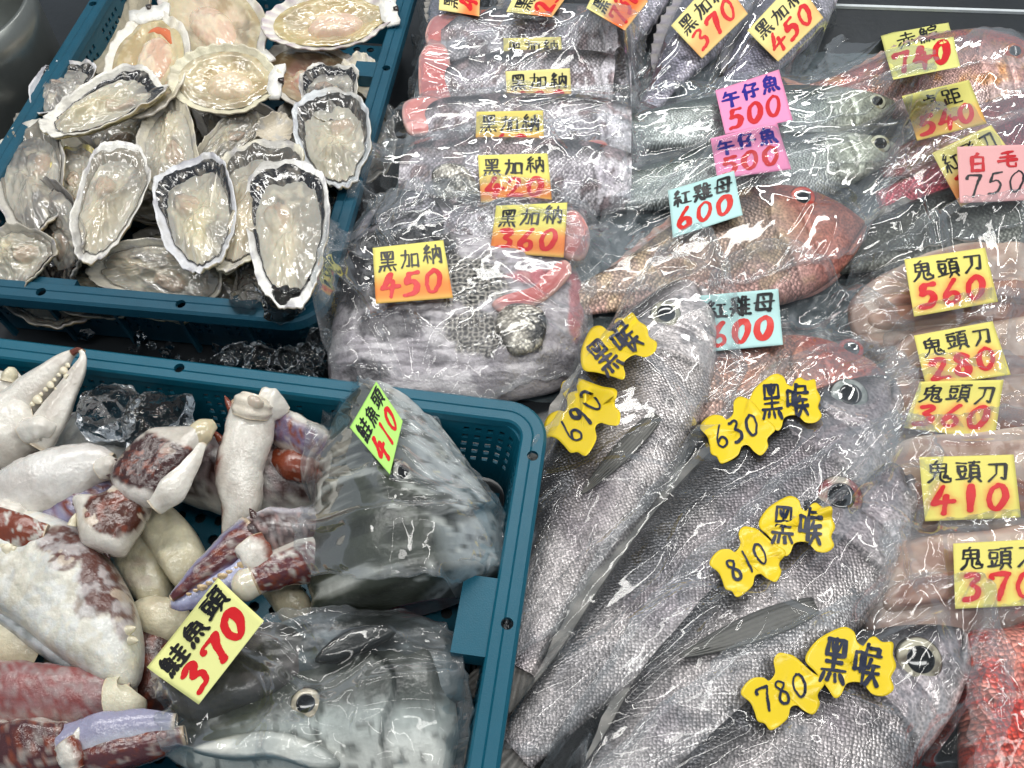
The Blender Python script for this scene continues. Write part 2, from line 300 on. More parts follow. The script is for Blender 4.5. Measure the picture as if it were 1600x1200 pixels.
def crate(label, org, ang, W, D, mat, zt, zb, slots, holes, tabs, back=False):
    """open perforated crate; org = outer corner at front right, local x runs left (-) and y to the back"""
    root = thing('plastic_crate', label, 'crate', 'blue plastic crates', (org[0], org[1], zb))
    ca, sa = math.cos(ang), math.sin(ang)
    def L2W(V): V = np.asarray(V, float); x = V[:, 0]-W; y = V[:, 1]-(D if back else 0); return np.c_[org[0]+x*ca-y*sa, org[1]+x*sa+y*ca, V[:, 2]]
    # rim: swept profile (inset, dz)
    prof = [(.0, -.016), (.0, -.003), (.003, 0), (.0125, 0), (.0135, .0012), (.0145, 0), (.023, 0), (.025, -.002), (.0265, -.010), (.024, -.012), (.020, -.005), (.006, -.005), (.003, -.016)]
    rings = []
    for ins, dz in prof:
        q = rrect(W-2*ins, D-2*ins, max(.004, .042-ins), 10)+ins; rings.append(np.c_[q, np.full(len(q), zt+dz)])
    n = len(rings[0]); V = np.concatenate(rings); k = len(prof)
    fc = []
    for i in range(k):
        for j in range(n): fc.append((i*n+j, i*n+(j+1) % n, ((i+1) % k)*n+(j+1) % n, ((i+1) % k)*n+j))
    rim = mk('rim', L2W(V), np.array(fc), mat, root, smooth=False)
    # drain holes bored through the rim
    if holes:
        cut = []
        for (hx, hy) in holes:
            a = np.arange(14)*2*math.pi/14; c = np.c_[hx+.0055*np.cos(a), hy+.0055*np.sin(a)]
            Vc = np.r_[np.c_[c, np.full(14, zt-.03)], np.c_[c, np.full(14, zt+.02)]]
            cut.append((L2W(Vc), [(j, (j+1) % 14, 14+(j+1) % 14, 14+j) for j in range(14)]+[tuple(range(13, -1, -1)), tuple(range(14, 28))]))
        vs, fs, o_ = [], [], 0
        for a, b in cut: vs += [tuple(v) for v in a]; fs += [tuple(i+o_ for i in q) for q in b]; o_ += len(a)
        off = Vector(root.location); me = bpy.data.meshes.new('cutter'); me.from_pydata([tuple(Vector(v)-off) for v in vs], [], fs); co = bpy.data.objects.new('cutter', me); COL.objects.link(co); co.parent = root
        tabv = []
        for (hx, hy) in holes: pass
        md = rim.modifiers.new('b', 'BOOLEAN'); md.object = co; md.operation = 'DIFFERENCE'; md.solver = 'EXACT'
        bpy.context.view_layer.update(); dg = bpy.context.evaluated_depsgraph_get(); nm = bpy.data.meshes.new_from_object(rim.evaluated_get(dg)); rim.modifiers.clear(); rim.data = nm
        bpy.data.objects.remove(co); bpy.data.meshes.remove(me)
    for (tx, ty, tw, td) in tabs:
        Vb, Fb = box(tx, tx+tw, ty, ty+td, zt-.03, zt-.0035); Vb[Vb[:, 2] < zt-.02, 0] += .0 ; mk('tab', L2W(Vb), Fb, mat, root, smooth=False)
    # walls: thin shell of cells with slots left open
    p, s = resample(rrect(W-.046, D-.046, .028, 10)+.023, .0062); m = len(p); nz = 17; h = zt-.008-zb
    cen = np.array([W/2, D/2]); Vw = []
    for j in range(nz):
        t = j/(nz-1); q = cen+(p-cen)*(1-.045*(1-t)); Vw.append(np.c_[q, np.full(m, zb+h*t)])
    Vw = np.concatenate(Vw); fc = []
    for j in range(nz-1):
        for i in range(m):
            if slots and 5 <= j <= 14 and j % 2 == 1 and i % 2 == 0 and (i//2) % 11 not in (0, 6, 7): continue
            fc.append((j*m+i, j*m+(i+1) % m, (j+1)*m+(i+1) % m, (j+1)*m+i))
    wl = mk('wall', L2W(Vw), np.array(fc), mat, root, smooth=False)
    md = wl.modifiers.new('s', 'SOLIDIFY'); md.thickness = .0032; md.offset = 0
    # floor with round drain holes
    nx, ny = int((W-.084)/.021), int((D-.084)/.021); vs, fs = [], []
    ox_, oy_ = (W-nx*.021)/2, (D-ny*.021)/2
    for i in range(nx):
        for j in range(ny):
            x0, y0, st = ox_+i*.021, oy_+j*.021, .021; b0 = len(vs)
            outer = [(x0, y0), (x0+st/2, y0), (x0+st, y0), (x0+st, y0+st/2), (x0+st, y0+st), (x0+st/2, y0+st), (x0, y0+st), (x0, y0+st/2)]
            inner = [(x0+st/2+.0058*math.cos(math.radians(225+45*k)), y0+st/2+.0058*math.sin(math.radians(225+45*k))) for k in range(8)]
            vs += [(x, y, zb+.002) for x, y in outer]+[(x, y, zb+.002) for x, y in inner]
            fs += [(b0+k, b0+(k+1) % 8, b0+8+(k+1) % 8, b0+8+k) for k in range(8)]
    fl = mk('base', L2W(np.array(vs)), np.array(fs), mat, root, smooth=False); md = fl.modifiers.new('s', 'SOLIDIFY'); md.thickness = .003
    # ribs on the outer wall
    for x in np.arange(.06, W-.05, .075):
        Vb, Fb = box(x, x+.004, .0125, .0195, zb+.004, zt-.0175); Vb[Vb[:, 2] < zb+.01, 1] += .008; mk('rib', L2W(Vb), Fb, mat, root, smooth=False)
    hobj(root)
    return root
def frame_px(a, b, za, zb, roll=0., side=1):
    """axes for something lying from pixel a to pixel b: X along, Z up-ish (tilted by roll), Y across"""
    A, B = P(*a, za), P(*b, zb); X = nrm(B-A); Z = np.array([0, 0, 1.]); Z = nrm(Z-X*(Z@X)); Y = np.cross(Z, X)
    c, s = math.cos(roll), math.sin(roll); Y, Z = Y*c+Z*s, Z*c-Y*s
    return A, B, X, Y*side, Z
def fish(name, label, cat, a, b, za, zb, dorsal, top, bot, thick, mat, colf, eye=None, iris=('#d8d2bc', '#7b7468'), pec=None, group=None, roll=0., gill=.27, seed=0, tail=None, dfin=None, s1=1., mouth=(.09, -.25), cut=None, parent=None, fincol='#5a5a58', eyeh=1., tiph=0):
    """whole fish on its side: a = snout pixel, b = tail-root pixel; dorsal=+1 puts the back on the left of the snout->tail line"""
    A, B, X, Y, Z = frame_px(a, b, za, zb, roll, dorsal); L = np.linalg.norm(B-A)/s1
    nu, nv = 170, 80; s = np.linspace(0, s1, nu)**1.0; s = s1*(.35*(np.linspace(0, 1, nu)**2)+.65*np.linspace(0, 1, nu)); ph = np.linspace(0, 2*math.pi, nv, endpoint=False)
    tp = interp(s, top)*L; bt = interp(s, bot)*L; mid = (tp-bt)/2; hh = np.maximum((tp+bt)/2, .0004); tk = interp(s, thick)*L
    S, PH = np.meshgrid(s, ph, indexing='ij'); cy, sy = np.cos(PH), np.sin(PH)
    yy = mid[:, None]+hh[:, None]*np.sign(cy)*np.abs(cy)**.92; zz = tk[:, None]*np.sign(sy)*np.abs(sy)**.72
    yn = yy/hh.max()
    # gill cover: step behind the head; groove in front of it; mouth slit
    gs = gill-.05*(yn+.1)**2+.012*np.sin(yn*5)
    up = np.clip(sy, 0, 1)**.5
    zz = zz+up*L*.014*np.exp(-np.clip((gs-S)/.05, 0, 9))*(S < gs)*(np.abs(yn) < .8)
    pg = gs*.66-.02*yn
    zz = zz-up*L*.006*np.exp(-((S-pg)/.009)**2)*(yn < .35)*(yn > -.75)
    mx, ms = mouth; ml = ms*S/mx*hh.max()*.9
    zz = zz-up*L*.008*np.exp(-((yy-ml)/(.008*L))**2)*sstep(mx*1.05, mx*.7, S)
    nz = fbm(p3(S*9, yy/L*9, seed*3.1+zz*0), seed, 3)-.5; zz = zz+up*L*.007*nz
    V = A+X*(S*L)[..., None]+Y*yy[..., None]+Z*(zz)[..., None]
    uv = np.stack([S*L, yy], -1)
    pn = p3(S*12, yy/L*12, np.full_like(S, seed*1.7)); yloc = (yy-mid[:, None])/hh[:, None]*np.minimum(1, .55+.45*hh/hh.max())[:, None]; c = colf(S, yloc, pn, sy); c = mix(c, c*.25, np.exp(-((yy-ml)/(.006*L))**2)*sstep(mx*1.0, mx*.8, S)*(sy > 0)*.9); c = mix(c, c*.45, np.exp(-((S-gs-.004)/.006)**2)*(np.abs(yn) < .75)*.8); nb = fbm(p3(S*40, yy/L*40, seed), seed+3, 3); c = mix(c, c*1.35, sstep(.55, .75, nb)*sstep(gs, gs-.05, S)*.8); sm = sstep(gs+.008, gs-.008, S)  # dark mouth gap; shadow line behind the gill cover painted into the colour
    root = parent if parent is not None else thing(name, label, cat, group, (A+B)/2-Z*tk.max())
    o = mk('body', V, gq(nu, nv, False, True), mat, root, col=c, uv=uv)
    at = o.data.attributes.new('sm', 'FLOAT', 'POINT'); at.data.foreach_set('value', sm.astype(np.float32).ravel())
    capc = lin('#b5727a') if cut is None else cut
    for ring in (0, nu-1):                                                            # end caps
        rv = V[ring]; cc = rv.mean(0)+X*(0 if ring == 0 else -.004)*1; mk('cut_face' if (ring or cut is not None) else 'snout', np.r_[rv, [cc]], np.array([(i, (i+1) % nv, nv) for i in range(nv)]), M['fillet'] if (ring or cut is not None) else M['skin'], root, col=np.tile(capc if (ring or cut is not None) else c[0, 0], (nv+1, 1)))
    surf = lambda ss, y: float(interp(np.array([ss]), thick)[0])*L*max(0, 1-((y*L-np.interp(ss, s, mid))/np.interp(ss, s, hh))**2)**.36
    def topx(px_, py_, f=.9):
        O = A+Z*tk.max()*f; d = ray(px_, py_); w_ = CAM+d*(((O-CAM)@Z)/(d@Z))-A; return float(w_@X)/L, float(w_@Y)/L
    if eye:
        if eye[0] == 'px': (es, ey), er = topx(eye[1], eye[2], .75), eye[3]*PX/L
        else: es, ey, er = eye
        r = er*L; kk = ((S*L-es*L)**2+(yy-ey*L)**2)+(sy < .05)*9; ez = zz.ravel()[np.argsort(kk.ravel())[:12]].mean()+r*.10; C0 = A+X*es*L+Y*ey*L+Z*ez
        nr, na = 16, 40; rr = np.linspace(0, 1, nr); aa = np.linspace(0, 2*math.pi, na, endpoint=False); R, Aa = np.meshgrid(rr, aa, indexing='ij')
        tl = nrm(Z+np.array([0, -.35, .3])*.5); ex = nrm(X-tl*(X@tl)); eyv = np.cross(tl, ex)
        def disc(r0, h, z0): return C0+ex*(R*r0*np.cos(Aa))[..., None]+eyv*(R*r0*.96*np.sin(Aa))[..., None]+tl*(z0+h*np.sqrt(np.clip(1-R*R, 0, 1)))[..., None]
        n_ = fbm(p3(R*3, np.cos(Aa)*2, np.sin(Aa)*2), seed, 3)
        ic = mix(lin(iris[0]), lin(iris[1]), sstep(.35, .7, n_)); ic = mix(ic, lin('#181614'), sstep(.84, .95, R)); ic = mix(ic, lin(iris[1]), sstep(.62, .5, R)*.6)
        hput(disc(r*1.12, r*.45, -r*.26), gq(nr, na, False, True)); e = mk('eye', disc(r*1.12, r*.42, -r*.26), gq(nr, na, False, True), M['eye'], root, col=ic)
        mk('pupil', disc(r*.63, r*.08, r*.095), gq(nr, na, False, True), M['eye'], e, col=np.tile(lin('#08090b'), (nr*na, 1)))
    if pec:
        if pec[0] == 'px':
            (s0, y0), (s9, y9) = topx(pec[1], pec[2]), topx(pec[3], pec[4]); ln, an, wd = math.hypot(s9-s0, y9-y0), math.atan2(y9-y0, s9-s0), pec[5]*PX/L
        else: s0, y0, ln, an, wd = pec
        nr, na = 26, 20; u = np.linspace(0, 1, nr); v = np.linspace(-.5, .5, na); U, Vv = np.meshgrid(u, v, indexing='ij')
        wdt = wd*L*np.sin(np.clip(U*.9+.1, 0, 1)*math.pi)**.6*(1-.35*U); lx = U*ln*L; ly = Vv*wdt; ca, sa = math.cos(an), math.sin(an)
        fx = s0*L+lx*ca-ly*sa; fy = y0*L+lx*sa+ly*ca; z0 = surf(s0, y0)
        fz = np.array([.0+surf(min(x/L, s1), y/L) for x, y in zip(fx.ravel(), fy.ravel())]).reshape(fx.shape)+.0045+.0008*np.sin(Vv*38)+.002*U
        Vp = A+X*fx[..., None]+Y*fy[..., None]+Z*fz[..., None]; f1 = gq(nr, na); cc = mix(lin(fincol), lin('#8d8981'), .3+.3*np.sin(Vv*38+1)*.6); cc = mix(cc, lin('#2a2a2a'), sstep(.12, .5, Vv)*.75)
        hput(Vp, f1); po = mk('pectoral_fin', Vp, f1, M['fin'], root, col=cc); md = po.modifiers.new('s', 'SOLIDIFY'); md.thickness = .0009
    for nm, fin in (('dorsal_fin', dfin), ('tail_fin', tail)):
        if not fin: continue
        nr, na = 30, 16; u = np.linspace(0, 1, nr); v = np.linspace(0, 1, na); U, Vv = np.meshgrid(u, v, indexing='ij')
        if nm == 'dorsal_fin':
            sa_, sb_, hgt = fin; ss = sa_+(sb_-sa_)*U; base = np.interp(ss, s, tp); fx = ss*L+Vv*hgt*L*.5; fy = base-.004+Vv*hgt*L*np.sin(np.clip(U*.95+.05, 0, 1)*math.pi)**.5*(1+.08*np.sin(U*60)); fz = .003*np.sin(U*60)*Vv
        else:
            ln, sp = fin; fx = L*(s1-.01)+Vv*ln*L*(1-.35*np.cos((U-.5)*math.pi)); fy = np.interp(s1, s, mid)+(U-.5)*2*(np.interp(s1, s, hh)+(sp*L-np.interp(s1, s, hh))*Vv); fz = .0015*np.sin(U*70)*Vv
        Vp = A+X*fx[..., None]+Y*fy[..., None]+Z*fz[..., None]; cc = mix(lin(fincol), lin('#9a9690'), .5+.4*np.sin(U*60))
        fo = mk(nm, Vp, gq(nr, na), M['fin'], root, col=cc); md = fo.modifiers.new('s', 'SOLIDIFY'); md.thickness = .0012; md.offset = 0
    hput(V, gq(nu, nv, False, True))
    if parent is None: hobj(root)
    return root
def slab(name, poly, z, T, mat, colf, parent=None, slope=(0, 0), seed=0, lump=.25, pw=.5, drop=.6, label=None, cat=None, group=None, nr=26, na=110, put=True):
    """solid lump whose outline follows traced pixels at height z; thick T above it, closed below"""
    pts = smoothpoly(poly, na); c = pts.mean(0)
    rho = np.r_[np.linspace(0, 1, nr)**.75, np.linspace(.96, 0, 8)]; lower = np.r_[np.zeros(nr, bool), np.ones(8, bool)]
    V, R = [], []
    P0 = P(*c, z); q = np.array([P(*p, z) for p in pts]); q[:, 2] += (q[:, 0]-P0[0])*slope[0]+(q[:, 1]-P0[1])*slope[1]
    cw = q.mean(0)
    for r, lo in zip(rho, lower):
        v = cw+(q-cw)*r; hgt = max(0, 1-r**4)**pw
        n = fbm(v*np.array([26, 26, 26])+seed*5.3, seed, 4)-.5
        v[:, 2] += (-T*drop*hgt) if lo else T*hgt*(1+0*n)
        if not lo: v[:, 2] += T*lump*2*n*(.35+.65*hgt)
        V.append(v); R.append(np.full(na, r))
    V = np.array(V); R = np.array(R); col = colf(V*40+seed*7.7, R, V)
    o = mk(name, V, gq(len(rho), na, False, True), mat, parent, col=col, uv=V[..., :2]@np.array([[math.cos(seed), -math.sin(seed)], [math.sin(seed), math.cos(seed)]]))
    if label: tag(o, label, cat, group)
    if put: hput(V, gq(len(rho), na, False, True))
    return o
def loft(name, pts, parent, mat, colf, flat=.75, n=34, na=36, seed=0, rough=.04, roll=0., put=True, lump=1., keel=.0):
    """tapered limb through pixel points (px, py, z, radius in px)"""
    p = np.array(pts, float); W = np.array([P(a, b, c) for a, b, c, _ in p]); W = smoothpoly(W, n, False); r = smoothpoly(np.c_[p[:, 3], p[:, 3]], n, False)[:, 0]*PX
    T = np.gradient(W, axis=0); T /= np.linalg.norm(T, axis=1)[:, None]; V, S, A_ = [], [], []
    a = np.linspace(0, 2*math.pi, na, endpoint=False)
    vd = -FW
    for i in range(n):
        z = vd-T[i]*(vd@T[i]); z /= np.linalg.norm(z); y = np.cross(z, T[i]); rr = max(r[i], .0003)
        rr = rr*(1+keel*(1.3*np.abs(np.cos(a*1.5+seed))**10-.2)+keel*.4*math.sin(i*.55+seed))[:, None] if keel else rr
        if keel: V.append(W[i]+y*(rr*np.cos(a)[:, None])+z*(rr*flat*np.sin(a)[:, None])); S.append(np.full(na, i/(n-1))); A_.append(a); continue
        V.append(W[i]+y*(rr*np.cos(a+roll*0))[:, None]+z*(rr*flat*np.sin(a))[:, None]); S.append(np.full(na, i/(n-1))); A_.append(a)
    V = np.array(V); S = np.array(S); A_ = np.array(A_); nn = fbm(V*130+seed*9, seed, 4)-.5
    ctr = W[:, None, :]; V = ctr+(V-ctr)*(1+rough*lump*4*nn)[..., None]
    cap0, cap1 = V[0].mean(0), V[-1].mean(0)
    Vf = np.r_[V.reshape(-1, 3), [cap0, cap1]]; q = [tuple(f) for f in gq(n, na, False, True)]+[((j+1) % na, j, n*na) for j in range(na)]+[((n-1)*na+j, (n-1)*na+(j+1) % na, n*na+1) for j in range(na)]
    c = colf(V*40+seed*7.7, S, A_); cf = np.r_[c.reshape(-1, 3), [c[0].mean(0), c[-1].mean(0)]]
    o = mk(name, Vf, q, mat, parent, col=cf)
    if put: hput(V, gq(n, na, False, True))
    return o
def ice_chunk(px, py, z, r, seed, label=None, sx=1., sy=1., put=True):
    nu, nv = 22, 34; u = np.linspace(.001, math.pi-.001, nu); v = np.linspace(0, 2*math.pi, nv, endpoint=False); U, Vv = np.meshgrid(u, v, indexing='ij')
    d = p3(np.sin(U)*np.cos(Vv)*sx, np.sin(U)*np.sin(Vv)*sy, np.cos(U)*.7); n = fbm(d*2.1+seed*4.4, seed, 3); n = np.round(n*9)/9*.5+n*.5
    V = P(px, py, z)+d*(r*PX*(.55+.9*n))[..., None]
    o = mk('ice_chunk', V, gq(nu, nv, False, True), M['ice'], smooth=True)
    if put: hput(V)
    return tag(o, label or 'clear melting ice chunk', 'ice', 'loose ice chunks')
# ---- bags
def film(name, label, pts8, zz, group='clear bags round the fish', mat='film', seed=0, nu=132, nv=100, crease=14, amp=1., pull=.92, cat='plastic bag', parent=None, gap=.0012, tuck=.012):
    """clear film stretched over everything below it inside a pixel outline (corners and edge middles, clockwise from top left)"""
    p = np.array(pts8, float); rs = np.random.RandomState(seed+5)
    if len(p) == 4: p = np.array([p[0], (p[0]+p[1])/2, p[1], (p[1]+p[2])/2, p[2], (p[2]+p[3])/2, p[3], (p[3]+p[0])/2])
    zc = zz if hasattr(zz, '__len__') else [zz]*8
    if len(zc) == 4: zc = [zc[0], (zc[0]+zc[1])/2, zc[1], (zc[1]+zc[2])/2, zc[2], (zc[2]+zc[3])/2, zc[3], (zc[3]+zc[0])/2]
    Wp = np.array([P(a, b, c) for (a, b), c in zip(p, zc)])
    u = np.linspace(-1, 1, nu); v = np.linspace(-1, 1, nv); U, Vv = np.meshgrid(u, v, indexing='ij')
    N = [.25*(1-U)*(1-Vv)*(-U-Vv-1), .5*(1-U*U)*(1-Vv), .25*(1+U)*(1-Vv)*(U-Vv-1), .5*(1+U)*(1-Vv*Vv), .25*(1+U)*(1+Vv)*(U+Vv-1), .5*(1-U*U)*(1+Vv), .25*(1-U)*(1+Vv)*(-U+Vv-1), .5*(1-U)*(1-Vv*Vv)]
    G = sum(n[..., None]*w for n, w in zip(N, Wp))
    ed = np.minimum(1-np.abs(U), 1-np.abs(Vv)); wob = (fbm(p3(U*4, Vv*4, seed), seed, 3)-.5)*.02*np.exp(-ed*6)
    ctr = G.mean((0, 1)); dirs = G-ctr; dirs[..., 2] = 0; dirs /= (np.linalg.norm(dirs, axis=-1, keepdims=True)+1e-6); G = G+dirs*wob[..., None]
    ob = hget(G[..., 0], G[..., 1]); pd = np.pad(ob, 1, mode='edge'); ob = np.max([pd[a_:a_+nu, b_:b_+nv] for a_ in range(3) for b_ in range(3)], 0); ob = blur(ob, 6)+gap; base = G[..., 2]
    bmask = np.zeros((nu, nv), bool); bmask[0] = bmask[-1] = bmask[:, 0] = bmask[:, -1] = True
    zb = np.maximum(ob, np.minimum(base, ob+.02)); z = ob.copy()
    fix = zb.copy()
    for k in range(9): pass
    z = np.maximum(ob, blur(ob, 30)); z[bmask] = fix[bmask]
    for k in range(420):
        a = z.copy(); a[1:-1, 1:-1] = .25*(z[:-2, 1:-1]+z[2:, 1:-1]+z[1:-1, :-2]+z[1:-1, 2:]); z = np.maximum(ob, a); z[bmask] = fix[bmask]
    z = z*pull+np.maximum(ob, blur(ob, 3))*(1-pull); z = blur(np.maximum(ob, blur(z, 3)), 5)
    # folds: long straight creases plus soft puckers
    sx = np.linalg.norm(Wp[2]-Wp[0]); sy = np.linalg.norm(Wp[6]-Wp[0]); X, Yy = (U+1)/2*sx, (Vv+1)/2*sy; add = np.zeros_like(z)
    for k in range(int(crease*.7)):
        e = rs.randint(4); t = rs.rand(); x0, y0 = [(0, t*sy), (sx, t*sy), (t*sx, 0), (t*sx, sy)][e]
        tx, ty = sx*(.2+.6*rs.rand()), sy*(.2+.6*rs.rand()); d = np.array([tx-x0, ty-y0]); ln = np.linalg.norm(d)*rs.uniform(.5, 1.5); d /= np.linalg.norm(d)
        al = (X-x0)*d[0]+(Yy-y0)*d[1]; ac = -(X-x0)*d[1]+(Yy-y0)*d[0]+.004*np.sin(al*60+k)
        add += amp*rs.uniform(.0010, .0036)*np.exp(-np.abs(ac)/rs.uniform(.0018, .004))*sstep(ln, ln*.5, al)*sstep(-.01, .02, al)
    for k in range(max(4, crease//4)):                                                     # a few long loose folds
        an = rs.rand()*math.pi; ox_, oy_ = rs.rand()*sx, rs.rand()*sy; ac = (X-ox_)*math.sin(an)-(Yy-oy_)*math.cos(an)+.012*np.sin(((X-ox_)*math.cos(an)+(Yy-oy_)*math.sin(an))*22+k); al = (X-ox_)*math.cos(an)+(Yy-oy_)*math.sin(an); wd_ = rs.uniform(.004, .010)
        add += amp*rs.uniform(.003, .0075)*np.exp(-(ac/wd_)**2)*np.exp(-(al/(.35*max(sx, sy)))**2)
    q = p3(X*38, Yy*38, seed*2.2); rid = 1-np.abs(fbm(q+fbm(q*.5, seed+3, 2)[..., None]*2, seed+9, 3)-.5)*4
    add += amp*.0005*np.clip(rid, 0, 1)**2+amp*.0022*np.exp(-ed*14)*np.abs(np.sin((U*sx+Vv*sy)*90+seed+3*fbm(q*.3, seed, 2)))
    z = z+add
    V = np.concatenate([G[..., :2], z[..., None]], -1)
    # the bag turns under at its border
    ring = [(i, 0) for i in range(nu)]+[(nu-1, j) for j in range(1, nv)]+[(i, nv-1) for i in range(nu-2, -1, -1)]+[(0, j) for j in range(nv-2, 0, -1)]
    ri = np.array([i*nv+j for i, j in ring]); Vr = V.reshape(-1, 3)[ri]; c2 = Vr.mean(0)
    inn = (c2-Vr); inn[:, 2] = 0; inn /= np.linalg.norm(inn, axis=1)[:, None]
    r1 = Vr-inn*.0012-np.array([0, 0, .0022]); r2 = Vr+inn*tuck-np.array([0, 0, .005]); n0 = nu*nv; m = len(ri)
    Vall = np.r_[V.reshape(-1, 3), r1, r2]; k = np.arange(m); k2 = (k+1) % m
    Fa = np.r_[gq(nu, nv), np.c_[ri, n0+k, n0+k2, ri[k2]], np.c_[n0+k, n0+m+k, n0+m+k2, n0+k2]]
    o = mk(name, Vall, Fa, M[mat], parent)
    at = o.data.attributes.new('ed', 'FLOAT', 'POINT'); ev = np.exp(-ed*7.); at.data.foreach_set('value', np.r_[ev.ravel(), np.full(2*len(ri), 1.)].astype(np.float32))
    if not parent: tag(o, label, cat, group)
    hput(V.reshape(-1, 3), gq(nu, nv))
    return o
# ---- handwriting: strokes on a 0..100 grid, x right, y down
_SI = '28,2 10,22 30,22;38,12 10,42 40,40;25,42 25,92;14,55 5,78;36,55 45,75'
_YU = '38,2 15,25;35,12 65,12 55,25;20,26 20,62;20,26 80,26 80,62;20,62 80,62;50,26 50,62;20,44 80,44;15,75 8,95;38,75 36,92;60,75 64,92;80,72 94,94'
def _sc(s, x0, x1): return ';'.join(' '.join('%g,%s' % (x0+float(p.split(',')[0])*(x1-x0)/100, p.split(',')[1]) for p in st.split()) for st in s.split(';'))
GL = {
 '黑': '20,5 20,40;20,5 80,5 80,40;20,40 80,40;50,5 50,72;34,12 42,30;66,12 58,30;20,55 80,55;8,72 92,72;18,80 8,98;38,80 34,96;58,80 64,96;78,80 92,98',
 '加': '4,28 48,28 44,85 34,80;28,5 26,50 5,92;60,28 60,88;60,28 92,28 92,88;60,82 92,82',
 '納': _SI+';55,25 55,94;55,25 94,25 94,94 84,86;74,5 74,40 60,70;74,45 88,68',
 '喉': '5,25 5,65;5,25 28,25 28,65;5,62 28,62;45,5 36,35;41,25 41,90;52,12 85,12 85,28;50,30 95,30;60,38 52,55;55,50 92,50;48,68 96,68;73,50 70,70 50,95;73,68 95,95',
 '鬼': '45,0 35,12;18,15 18,50;18,15 80,15 78,50;18,50 78,50;48,15 48,50;18,32 78,32;38,50 30,75 8,95;55,50 55,82 68,95 96,92 95,78;78,58 68,75 84,74;82,66 88,80',
 '頭': '5,12 45,12;10,25 10,48;10,25 40,25 40,48;10,48 40,48;15,58 20,76;38,58 32,76;3,84 48,78;52,8 97,8;74,8 70,22;58,22 58,74;58,22 92,22 92,74;58,40 92,40;58,57 92,57;58,74 92,74;66,76 52,96;82,76 97,94',
 '刀': '15,18 85,18 78,88 62,78;48,18 42,60 12,95',
 '午': '30,5 12,35;22,22 85,22;5,52 95,52;52,22 52,98',
 '仔': '28,5 8,45;20,30 20,95;40,15 85,15 62,38;62,38 64,88 48,80;35,52 95,52',
 '魚': _YU,
 '紅': _SI+';55,25 92,25;73,25 73,82;50,82 98,82',
 '雞': '40,3 10,12;10,18 14,28;26,16 27,26;42,14 36,26;28,28 12,42 36,42;3,60 48,58;26,42 24,62 4,95;28,62 46,92;64,2 52,35;57,22 57,96;76,5 80,18;57,24 95,22;57,44 92,44;57,64 92,64;57,88 97,88;76,24 76,88',
 '母': '25,10 12,85 80,85;25,10 85,10 74,95 64,90;45,22 52,36;42,55 50,70;3,48 97,48',
 '鮭': _sc(_YU, 0, 52)+';58,18 95,18;76,2 76,42;54,42 98,42;58,65 95,65;76,48 76,90;52,90 99,90',
 '白': '50,0 38,18;20,20 20,95;20,20 80,20 80,95;20,56 80,56;20,92 80,92',
 '毛': '75,3 25,15;18,38 85,30;8,62 95,52;50,10 50,80 62,94 92,92 92,76',
 '赤': '22,18 80,18;50,2 50,40;5,40 95,40;38,42 34,70 15,95;60,42 60,92 50,88;20,58 8,78;78,56 92,78',
 '鯮': _sc(_YU, 0, 52)+';75,2 76,12;54,26 54,14 97,14 95,26;62,32 90,32;54,50 98,50;76,50 76,96 68,90;62,64 54,82;88,64 98,82',
 '卓': '50,2 50,25;50,13 80,13;25,26 25,58;25,26 78,26 78,58;25,42 78,42;25,58 78,58;5,75 95,72;50,58 50,98;46,76 15,98;54,76 88,98',
 '距': '10,8 10,32;10,8 42,8 42,32;10,32 42,32;27,32 27,85;27,58 44,58;12,55 12,88;3,92 46,82;56,10 96,10;58,10 58,90;58,35 90,35 90,62 58,62;56,90 98,90',
 '飛': '15,12 62,12 64,35 80,46;80,10 66,22;84,26 72,32;12,50 40,44;24,30 24,95;45,30 45,95;8,62 58,60;62,55 64,80 90,92 94,78;88,56 74,66',
}
DG = {'0': '48,4 16,24 8,62 26,94 56,88 80,50 74,14 50,3', '1': '56,2 50,40 40,99', '2': '10,24 32,6 62,6 70,26 48,56 10,95|10,95 50,90 88,92', '3': '12,10 52,3 64,20 38,42 70,58 62,88 10,98',
      '4': '48,0 28,34 3,64|3,64 50,60 96,56|64,34 58,70 52,102', '5': '80,4 28,8|28,8 18,46|18,46 56,40 76,62 56,92 6,98', '6': '62,0 24,42 8,74 32,98 70,88 68,62 40,54 12,72',
      '7': '6,24 12,8 82,8|82,8 62,48 44,102', '8': '72,16 36,2 18,22 46,44 72,68 58,96 26,95 14,72 44,44 66,30 72,16', '9': '66,20 36,4 12,26 34,48 66,26|66,22 60,60 40,100'}
def strokes(ch):
    if ch in DG: return [smoothpoly([tuple(map(float, q.split(','))) for q in st.split()], 26, False) if len(st.split()) > 2 else np.array([tuple(map(float, q.split(','))) for q in st.split()]) for st in DG[ch].split('|')]
    return [np.array([tuple(map(float, q.split(','))) for q in st.split()]) for st in GL[ch].split(';')]
